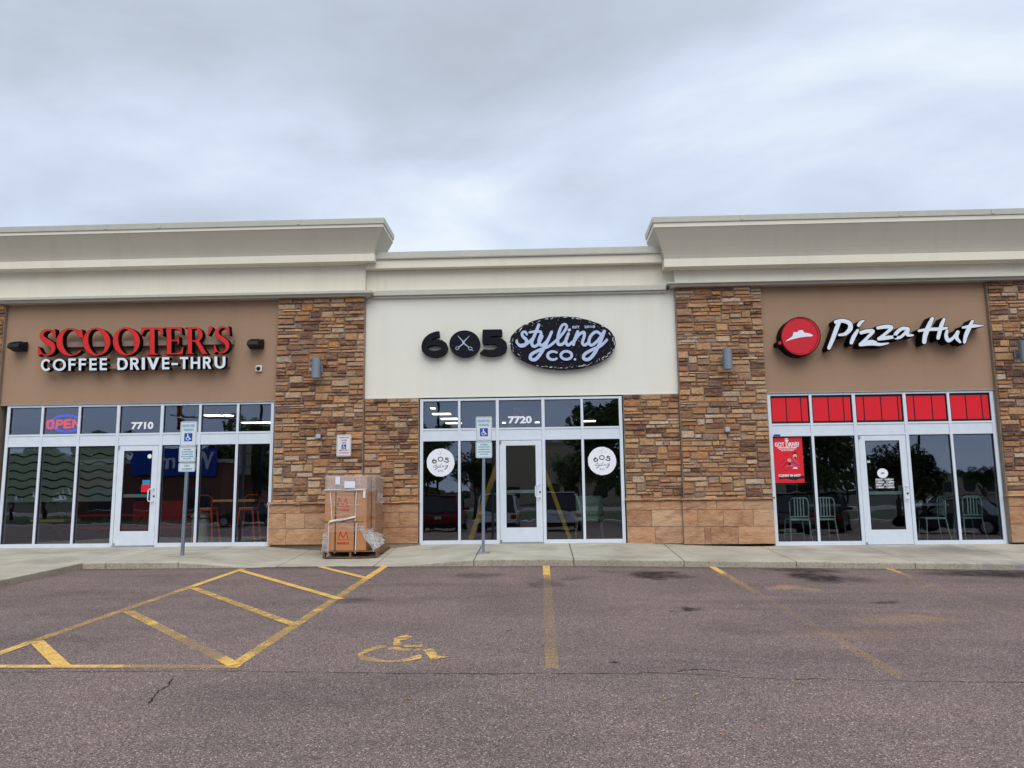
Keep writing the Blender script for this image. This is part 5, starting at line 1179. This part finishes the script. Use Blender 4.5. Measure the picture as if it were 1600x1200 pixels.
# mint metal chairs in the pizza shop
def navy_chair():
    t = thing('metal_chair', 'x', 'chair', 'mint green metal chairs in the pizza shop window'); m = A['mint']
    MB().tube([(-.19, 0, .44), (-.19, -.02, .80), (-.165, -.03, .86), (-.12, -.03, .88), (.12, -.03, .88), (.165, -.03, .86), (.19, -.02, .80), (.19, 0, .44)], .014, 7).build('back_frame', m, t, smooth=True)
    for k in range(4): x = -.09+k*.06; MB().bar((x, -.01, .50), (x, -.025, .875), .022, .006, (0, 1, 0)).build('back_slat', m, t)
    MB().bar((-.19, -.004, .50), (.19, -.004, .50), .02, .02).build('back_rail', m, t)
    bx('seat', m, t, -.2, .2, -.01, .40, .42, .455, .012)
    for x, dx in ((-.19, -.03), (.19, .03)):
        MB().tube([(x, 0, .44), (x+dx*.4, -.03, .2), (x+dx, -.07, 0)], .013, 7).build('leg', m, t, smooth=True); MB().tube([(x*.95, .37, .42), (x+dx*.7, .40, 0)], .013, 7).build('leg', m, t, smooth=True)
    MB().bar((-.2, .38, .14), (.2, .38, .14), .016).build('stretcher', m, t); return t
c0 = navy_chair()
for k, (px, Y, rz, lab) in enumerate([(1251, 16.3, 0, 'mint metal chair behind the red poster window'), (1292, 16.3, 0, 'mint metal chair just right of the first pizza window mullion'), (1474, 16.5, 1.5, 'mint metal chair seen side-on right of the pizza shop door'), (1523, 16.3, 0, 'mint metal chair in the rightmost pizza shop window')]):
    o = c0 if k == 0 else copy_tree(c0); p = P(px, 840, Y); o.location = (p.x, Y, .0); o.rotation_euler.z = rz; o['label'] = lab
def table(x, y, z, w, d, top, leg, lab, grp, zf):
    t = thing('cafe_table', lab, 'table', grp); bx('tabletop', A[top], t, x-w/2, x+w/2, y-d/2, y+d/2, z-.05, z, .005)
    MB().tube([(x, y, zf+.02), (x, y, z-.035)], .03, 8).build('pedestal', A[leg], t); bx('foot', A[leg], t, x-.22, x+.22, y-.22, y+.22, zf, zf+.02); base(t, (x, y, zf))
p = P(1245, 800, 17.0); table(p.x+.5, 17.1, .74, .7, .7, 'steel', 'fixture', 'grey topped table behind the two mint chairs left of the pizza door', 'cafe tables inside', 0)
p = P(1450, 812, 16.6); table(p.x-.05, 16.6, .74, .7, .6, 'steel', 'fixture', 'grey topped table left of the side-on mint chair', 'cafe tables inside', 0)
# salon chair
t = thing('salon_chair', 'pale green patterned chair with pale legs inside the right salon window', 'chair'); p = P(922, 830, 17.0); x, y, zf = p.x, 17.0, .05
bx('backrest', A['salon'], t, x-.30, x+.28, y-.12, y-.04, zf+.50, zf+.92, .03); bx('seat', A['salon'], t, x-.32, x+.30, y-.08, y+.45, zf+.38, zf+.5, .03)
for dx in (-.27, .25):
    for dy in (-.03, .4): MB().tube([(x+dx, y+dy, zf+.38), (x+dx*1.15, y+dy*1.05, zf)], [.022, .014], 7).build('leg', A['legwood'], t)
base(t, (x, y, zf))
# red stools, tables, bench, railing, bin in the coffee shop
def stool():
    t = thing('metal_stool', 'x', 'stool', 'orange red metal bar stools in the coffee shop'); bx('seat', A['wood'], t, -.16, .16, -.16, .16, .735, .755, .008)
    bx('seat_apron', A['orange'], t, -.165, .165, -.165, .165, .69, .734, .01)
    for sx in (-1, 1):
        for sy in (-1, 1): MB().bar((sx*.14, sy*.14, .70), (sx*.22, sy*.2, 0), .035, .02).build('leg', A['orange'], t)
    for sx in (-1, 1): MB().bar((sx*.195, -.18, .22), (sx*.195, .18, .22), .02).build('footrest', A['orange'], t)
    MB().tube([(-.15, -.15, .72), (-.17, -.18, .95), (-.1, -.2, 1.02), (.1, -.2, 1.02), (.17, -.18, .95), (.15, -.15, .72)], .011, 6).build('back_hoop', A['orange'], t, smooth=True)
    return t
s0 = stool()
for k, (px, Y, rz, lab) in enumerate([(324.5, 16.5, 0, 'orange metal stool right of the parking sign post'), (388.5, 16.5, PI, 'orange metal stool in the rightmost coffee shop window')]):
    o = s0 if k == 0 else copy_tree(s0); p = P(px, 800, Y); o.location = (p.x, Y, .06); o.rotation_euler.z = rz; o['label'] = lab
p = P(372, 773, 16.9); table(p.x, 16.9, .98, .95, .5, 'wood', 'fixture', 'tall wooden topped bar table by the orange stools', 'cafe tables inside', .06)
p = P(88, 800, 16.6); table(p.x, 16.6, .60, .75, .6, 'wood', 'fixture', 'low wooden topped table below the frosted second window', 'cafe tables inside', .06)
p = P(18, 793, 16.4); table(p.x-.1, 16.4, .74, .55, .6, 'fixture', 'fixture', 'dark table at the far left window', 'cafe tables inside', .06)
t = thing('red_bench_table', 'long dark red picnic table with benches inside the coffee shop', 'table'); a = P(120, 793, 17.8); b_ = P(335, 793, 17.8)
bx('tabletop', A['tablered'], t, a.x, b_.x, 17.6, 18.3, .62, .66); bx('bench', A['tablered'], t, a.x-.1, b_.x+.1, 17.1, 17.35, .36, .40); bx('bench', A['tablered'], t, a.x-.1, b_.x+.1, 18.55, 18.8, .36, .40)
for k in range(3):
    x = a.x+.4+k*(b_.x-a.x-.8)/2; MB().tube([(x, 17.7, .62), (x, 17.3, .3), (x, 17.25, .1), (x, 17.6, .075), (x, 18.3, .075), (x, 18.65, .1), (x, 18.6, .3), (x, 18.2, .62)], .025, 7).build('frame_tube', A['railing'], t, smooth=True)
base(t, (a.x, 17.9, .06))
for px, lab in ((229, 'left red seat back behind the coffee shop door'), (268, 'right red seat back behind the coffee shop door')):
    p = P(px, 790, 18.9); t = thing('red_booth_seat', lab, 'seat', 'red booth seats inside the coffee shop'); bx('seat_back', A['tablered'], t, p.x-.35, p.x+.35, 18.9, 19.0, .45, .95, .02); bx('seat', A['tablered'], t, p.x-.35, p.x+.35, 19.0, 19.4, .06, .5, .02); base(t, (p.x, 19, .06))
t = thing('metal_railing', 'black picket railing at the back of the coffee shop', 'railing'); bx('top_rail', A['railing'], t, -12.8, -4.8, 20.0, 20.04, 1.0, 1.04); bx('bottom_rail', A['railing'], t, -12.8, -4.8, 20.0, 20.04, .14, .18)
pk = MB().box(-.008, .008, 20.01, 20.026, .18, 1.0).build('picket', A['railing'], t); pk.location.x = -12.75
for k in range(1, 60):
    o = pk.copy(); COL.objects.link(o); o.location.x = -12.75+k*.135
base(t, (-12.8, 20, .06))
t = thing('litter_bin', 'pale domed litter bin behind the parking sign post', 'bin'); p = P(312, 840, 16.6)
MB().tube([(p.x, 16.6, .06), (p.x, 16.6, .58)], .17, 16).build('bin_body', A['bin'], t, smooth=False); MB().tube([(p.x, 16.6, .6), (p.x, 16.6, .66), (p.x, 16.6, .72), (p.x, 16.6, .75)], [.2, .19, .12, .03], 16).build('bin_lid', A['bin'], t, smooth=True); base(t, (p.x, 16.6, .06))

# ------------------------------------------------------------------ what the windows mirror: the lot and street behind the camera
def vehicle(kind, paint, label, x, yv, rz, L=4.6, W=1.86, H=1.7):
    t = thing('parked_car', label, 'car', 'cars parked across the lot'); pm = A[paint]
    hb = .95*H/1.7*.98; suv = kind == 'suv'
    prof = [(-L/2, .38), (-L/2, hb-.12), (-L/2+.06, hb), (L/2-1.15, hb+.02), (L/2-.15, hb-.14), (L/2, hb-.35), (L/2, .36), (L/2-.2, .26), (-L/2+.2, .26)]
    top = [(-L/2+.06, hb), (-L/2+.28, H-.08), (-L/2+.55, H), (.25, H), (.75, H-.12), (L/2-1.1, hb+.02)] if suv else [(-L/2+.75, hb), (-L/2+1.35, H-.06), (-.1, H), (.3, H-.05), (L/2-1.25, hb+.02)]
    def loft(pts, w0, w1):
        m = MB(); n = len(pts); z0, z1 = min(p[1] for p in pts), max(p[1] for p in pts)
        wd = lambda z: (w0+(w1-w0)*(z-z0)/(z1-z0))/2
        for i in range(n):
            a_, b__ = pts[i], pts[(i+1) % n]; m.face([(wd(a_[1]), a_[0], a_[1]), (wd(b__[1]), b__[0], b__[1]), (-wd(b__[1]), b__[0], b__[1]), (-wd(a_[1]), a_[0], a_[1])])
        m.face([(wd(p[1]), p[0], p[1]) for p in pts]); m.face([(-wd(p[1]), p[0], p[1]) for p in pts]); return m
    def fuse(o, bv):
        b2 = bmesh.new(); b2.from_mesh(o.data); bmesh.ops.remove_doubles(b2, verts=b2.verts, dist=1e-4); bmesh.ops.recalc_face_normals(b2, faces=b2.faces); bmesh.ops.bevel(b2, geom=b2.edges[:], offset=bv, segments=2, affect='EDGES', clamp_overlap=True); b2.to_mesh(o.data); b2.free(); o.data.shade_smooth(); o.data.set_sharp_from_angle(angle=.6)
    b1 = loft(prof, W, W*.97).build('body', pm, t); fuse(b1, .05)
    g1 = loft(top, W*.93, W*.76).build('glasshouse', A['cglass'], t); fuse(g1, .03)
    rf = [(p[0], p[1]) for p in top if p[1] > H-.14]; m = MB(); y0_, y1_ = min(p[0] for p in rf), max(p[0] for p in rf)
    m.box(-W*.385, W*.385, y0_, y1_, H-.03, H+.015).build('roof', pm, t, .01)
    for sx in (-1, 1):
        for a_, b__ in ((top[0], top[1]), (top[-1], top[-2])):
            MB().bar((sx*W*.465, a_[0], a_[1]), (sx*W*.39, b__[0], b__[1]), .09, .06).build('pillar', pm, t)
        bx('tail_light', A['tail'], t, sx*W*.40-.13, sx*W*.40+.13, -L/2-.012, -L/2+.1, hb-.3, hb-.1, .01)
        for yy in (-L/2+.85, L/2-.85):
            wh = MB().tube([(sx*(W/2-.2), yy, .33), (sx*(W/2+.01), yy, .33)], .34, 20).build('wheel', A['tyre'], t); MB().tube([(sx*(W/2), yy, .33), (sx*(W/2+.02), yy, .33)], .22, 14).build('wheel_rim', A['rim'], wh)
        MB().box(sx*(W/2), sx*(W/2+.2), .75, .9, hb+.02, hb+.16).build('wing_mirror', pm, t, .01)
    bx('bumper', A['fixture'], t, -W/2+.06, W/2-.06, -L/2-.03, -L/2+.08, .30, .46, .01); bx('number_plate', A['plate'], t, -.16, .16, -L/2-.015, -L/2-.004, .62, .76); bx('trim_bar', A['rim'], t, -.45, .45, -L/2-.02, -L/2-.004, .80, .83)
    y = 31-yv; t.location = (x, y, za(x, y)); t.rotation_euler.z = rz; return t
vx = lambda px, yv: P(px, 760, yv).x
vehicle('suv', 'cred', 'dark red SUV parked tail toward the shops, mirrored in the first salon window', vx(684, 34.5), 36.8, PI)
vehicle('suv', 'cwhite', 'white SUV mirrored left of the salon door', vx(776, 34.5), 36.8, PI)
vehicle('suv', 'cwhite', 'white SUV with dark rear glass mirrored right of the salon door', vx(874, 34.5), 36.8, PI, 4.8, 1.95, 1.8)
vehicle('suv', 'cgreen', 'grey green minivan mirrored in the poster window', vx(1228, 33), 35.3, PI-.1, 4.9, 1.9, 1.75)
vehicle('suv', 'cblack', 'black SUV mirrored beside the pizza shop door', vx(1325, 33), 36.0, PI+.45, 4.8, 1.95, 1.8)
vehicle('sedan', 'csilver', 'silver sedan far across the lot mirrored right of the pizza shop door', vx(1455, 62), 62, PI/2, 4.7, 1.85, 1.45)
vehicle('sedan', 'cblack', 'dark sedan mirrored in the rightmost pizza shop window', vx(1555, 31), 34, PI-.7, 4.7, 1.85, 1.5)
vehicle('sedan', 'cblack', 'dark sedan mirrored in the rightmost coffee shop window', vx(396, 50), 50, PI/2, 4.7, 1.85, 1.45)
# trees
def leaf_mesh(seed, R, H, n):
    r = random.Random(seed); v = []; f = []
    cl = [(Vector((r.gauss(0, R*.42), r.gauss(0, R*.42), r.uniform(-H*.42, H*.45))), r.uniform(.28, .5)*R) for _ in range(16)]
    for i in range(n):
        c, cr = cl[i % 16]; d = Vector((r.gauss(0, 1), r.gauss(0, 1), r.gauss(0, 1))).normalized()*cr*r.uniform(.3, 1.05)**.6; p = c+d
        a = Vector((r.gauss(0, 1), r.gauss(0, 1), r.gauss(0, 1))).normalized(); b = a.orthogonal().normalized(); s = r.uniform(.06, .13)*(R/2)**.5
        k = len(v); v += [tuple(p+a*s*1.4), tuple(p+b*s), tuple(p-a*s*1.4), tuple(p-b*s)]; f.append((k, k+1, k+2, k+3))
    me = bpy.data.meshes.new('crown'); me.from_pydata(v, [], f); me.materials.append(A['leaf']); return me
LM = [leaf_mesh(1, 2.6, 5.2, 5200), leaf_mesh(2, 2.2, 4.6, 4600)]
def tree(px, yv, h, lab, k=0):
    x = vx(px, yv); y = 31-yv; z = za(x, y); t = thing('lot_tree', lab, 'tree', 'trees on the verge behind the lot')
    MB().tube([(0, 0, 0), (.05, 0, h*.25), (-.05, .05, h*.5), (0, 0, h*.8)], [.16, .12, .09, .03], 9).build('trunk', A['bark'], t, smooth=True)
    lb_ = MB()
    for a in range(7): an = a*2.4; lb_.tube([(0, 0, h*(.28+.05*a)), (math.cos(an)*h*.12, math.sin(an)*h*.12, h*(.42+.05*a)), (math.cos(an)*h*.22, math.sin(an)*h*.22, h*(.52+.05*a))], [.05, .035, .012], 6)
    lb_.build('limbs', A['bark'], t, smooth=True)
    c = link('crown', LM[k], None, t); s = h/8; c.scale = (s, s, s); c.location.z = h*.62; t.location = (x, y, z); t.rotation_euler.z = px
for a in [(668, 58, 7.2, 'tree mirrored at the left end of the salon windows', 0), (742, 56, 5.6, 'small tree mirrored left of the salon door', 1), (936, 52, 8.2, 'large tree mirrored in the right salon windows', 0), (896, 60, 5.6, 'tree mirrored just right of the salon door', 1), (1290, 50, 7.0, 'large tree mirrored in the second pizza shop window', 0), (1402, 52, 5.8, 'tree mirrored in the pizza shop door', 1), (1440, 56, 4.6, 'tree mirrored right of the pizza shop door', 0), (1534, 80, 5, 'small far tree mirrored in the rightmost pizza shop window', 1),
          (20, 66, 6.8, 'leafy tree mirrored in the leftmost coffee shop window', 1), (72, 64, 6.6, 'round tree mirrored in the first two coffee shop windows', 0), (124, 68, 7, 'tree mirrored between the second and third coffee shop windows', 1), (165, 70, 8, 'tree mirrored in the third coffee shop window', 0), (365, 75, 9, 'dark tree mirrored behind the far brick shop', 1), (400, 72, 9.5, 'dark tree mirrored in the rightmost coffee shop window', 0)]: tree(*a)
def far_building(name, m, px0, px1, yv, h, lab, dp=12):
    t = thing(name, lab, 'building'); x0, x1 = vx(px0, yv), vx(px1, yv); y = 31-yv; z = za(0, y)-.2
    bx('wall', A[m], t, x0, x1, y-dp, y, z, z+h); bx('parapet', A['cove'], t, x0-.2, x1+.2, y-dp-.2, y+.2, z+h+.002, z+h+.35); n = max(3, int((x1-x0)/4))
    for k in range(n): xx = x0+(x1-x0)*(k+.25)/n; w = bx('window', A['cglass'], t, xx, xx+(x1-x0)/n*.5, y-.05, y+.03, z+1.0, z+2.9); bx('window_frame', A['alu'], w, xx-.06, xx+(x1-x0)/n*.5+.06, y-.04, y+.028, z+.94, z+.998)
    return t, x0, x1, y, z
far_building('store_building', 'bldg', 735, 962, 118, 9.5, 'long tan store mirrored in the upper salon windows')[0]
t, x0, x1, y, z = far_building('brick_shop', 'brick', 120, 346, 66, 5.0, 'low brick shop with blue fascia mirrored in the coffee shop windows')
bx('blue_fascia', A['bluesign'], t, vx(205, 66), vx(338, 66), y+.02, y+.3, z+3.9, z+6.2)
for px, s in ((262, 'm'), (318, 'W')):
    me = text_me(s, 2.0, .05, .03); me.materials.clear()
    for v in me.vertices: v.co = Vector((vx(px, 66)-v.co.x, y+.33+v.co.z, z+5.1+v.co.y))
    me.update(); link('fascia_letter', me, A['pwhite'], t)
far_building('far_house', 'bldg', 1180, 1290, 160, 6, 'low tan building far off mirrored in the poster window'); far_building('far_house', 'bldg', 1440, 1650, 190, 5, 'low tan building far off mirrored right of the pizza door')
for px, yv, h, lab in ((685, 70, 10.5, 'dark lamp post mirrored in the first salon transom'), (1442, 75, 10.5, 'grey lamp post mirrored right of the pizza shop door'), (1322, 80, 10.5, 'thin lamp post mirrored left of the pizza shop door'), (405, 60, 10.5, 'grey lamp post mirrored in the rightmost coffee shop window')):
    t = thing('lamp_post', lab, 'lamp post', 'lamp posts round the lot'); x = vx(px, yv); y = 31-yv; z = za(x, y)
    MB().tube([(0, 0, 0), (0, 0, h)], [.12, .07], 10).build('pole', A['fixture'], t); bx('lamp_head', A['fixture'], t, -.7, -.1, -.2, .2, h-.05, h+.12); bx('lamp_head', A['fixture'], t, .1, .7, -.2, .2, h-.05, h+.12); MB().tube([(0, 0, 0), (0, 0, .7)], .3, 12).build('footing', A['concrete'], t); t.location = (x, y, z)
t = thing('traffic_signal', 'traffic signal mast with two yellow backed heads mirrored in the coffee shop transom', 'traffic light'); yv = 60; y = 31-yv
x0, x1 = vx(440, yv), vx(262, yv); zb_ = za(0, y); zA = P(300, 652, yv).z
MB().tube([(x0, y, zb_), (x0, y, zA-.9)], [.18, .13], 10).build('mast', A['steel'], t); MB().tube([(x0, y, zA-1.0), ((x0+x1)/2, y, zA-.2), (x1, y, zA+.2)], [.12, .09, .05], 8).build('mast_arm', A['steel'], t)
for px, py in ((281, 641), (281, 661)):
    p = P(px, py, yv); h = bx('signal_head', A['sigyel'], t, p.x-.2, p.x+.2, y-.15, y+.15, p.z-.5, p.z+.45, .03)
    for k in range(3): MB().tube([(p.x, y+.15, p.z-.32+.3*k), (p.x, y+.22, p.z-.32+.3*k)], .12, 12).build('signal_lens', A['black'], h)
base(t, (x0, y, zb_))
fr_ = random.Random(9); tl = MB()
for k in range(9000):                   # a far wood along the skyline behind the street
    x = fr_.uniform(-330, 330); hh = 4.5+2.5*math.sin(x*.031)+1.8*math.sin(x*.13+1); y = -205+fr_.uniform(-6, 6); z = -1.2+hh*fr_.random()**.7*1.15; s_ = fr_.uniform(.5, 1.3); a = fr_.uniform(0, 3.1)
    tl.face([(x-s_*math.cos(a), y-s_*math.sin(a)*.6, z-s_*.5), (x+s_*.6, y+.3, z-s_*.7), (x+s_*math.cos(a), y+s_*math.sin(a)*.6, z+s_*.5), (x-s_*.6, y-.2, z+s_*.8)])
o = tl.build('far_wood', A['leaf']); o['kind'] = 'stuff'; o['label'] = 'low dark wood along the skyline mirrored in the shop windows'; o['category'] = 'trees'
# fallen leaves and grit in the gutter corner
lv = MB(); rr = random.Random(5)
spots_ = [(G(130+rr.gauss(0, 9), 889.5+rr.uniform(-.8, .5)), rr) for _ in range(46)]+[(G(rr.uniform(100, 1590), rr.uniform(886, 1150)), rr) for _ in range(34)]+[(G(1341, 1018), rr), (G(1137, 967), rr), (G(702, 1027), rr)]
for p, _ in spots_:
    a = rr.uniform(0, 6.3); s = rr.uniform(.008, .022); c_, s_ = math.cos(a)*s, math.sin(a)*s; z = za(p.x, p.y)+.006
    lv.face([(p.x-c_, p.y-s_, z), (p.x+s_*.5, p.y-c_*.5, z+.006), (p.x+c_, p.y+s_, z+.001), (p.x-s_*.5, p.y+c_*.5, z+.008)])
o = lv.build('fallen_leaves', A['leafy']); o['kind'] = 'stuff'; o['label'] = 'dry leaves and grit scattered on the asphalt and in the kerb corner'; o['category'] = 'leaves'
print('objects', len(bpy.data.objects))
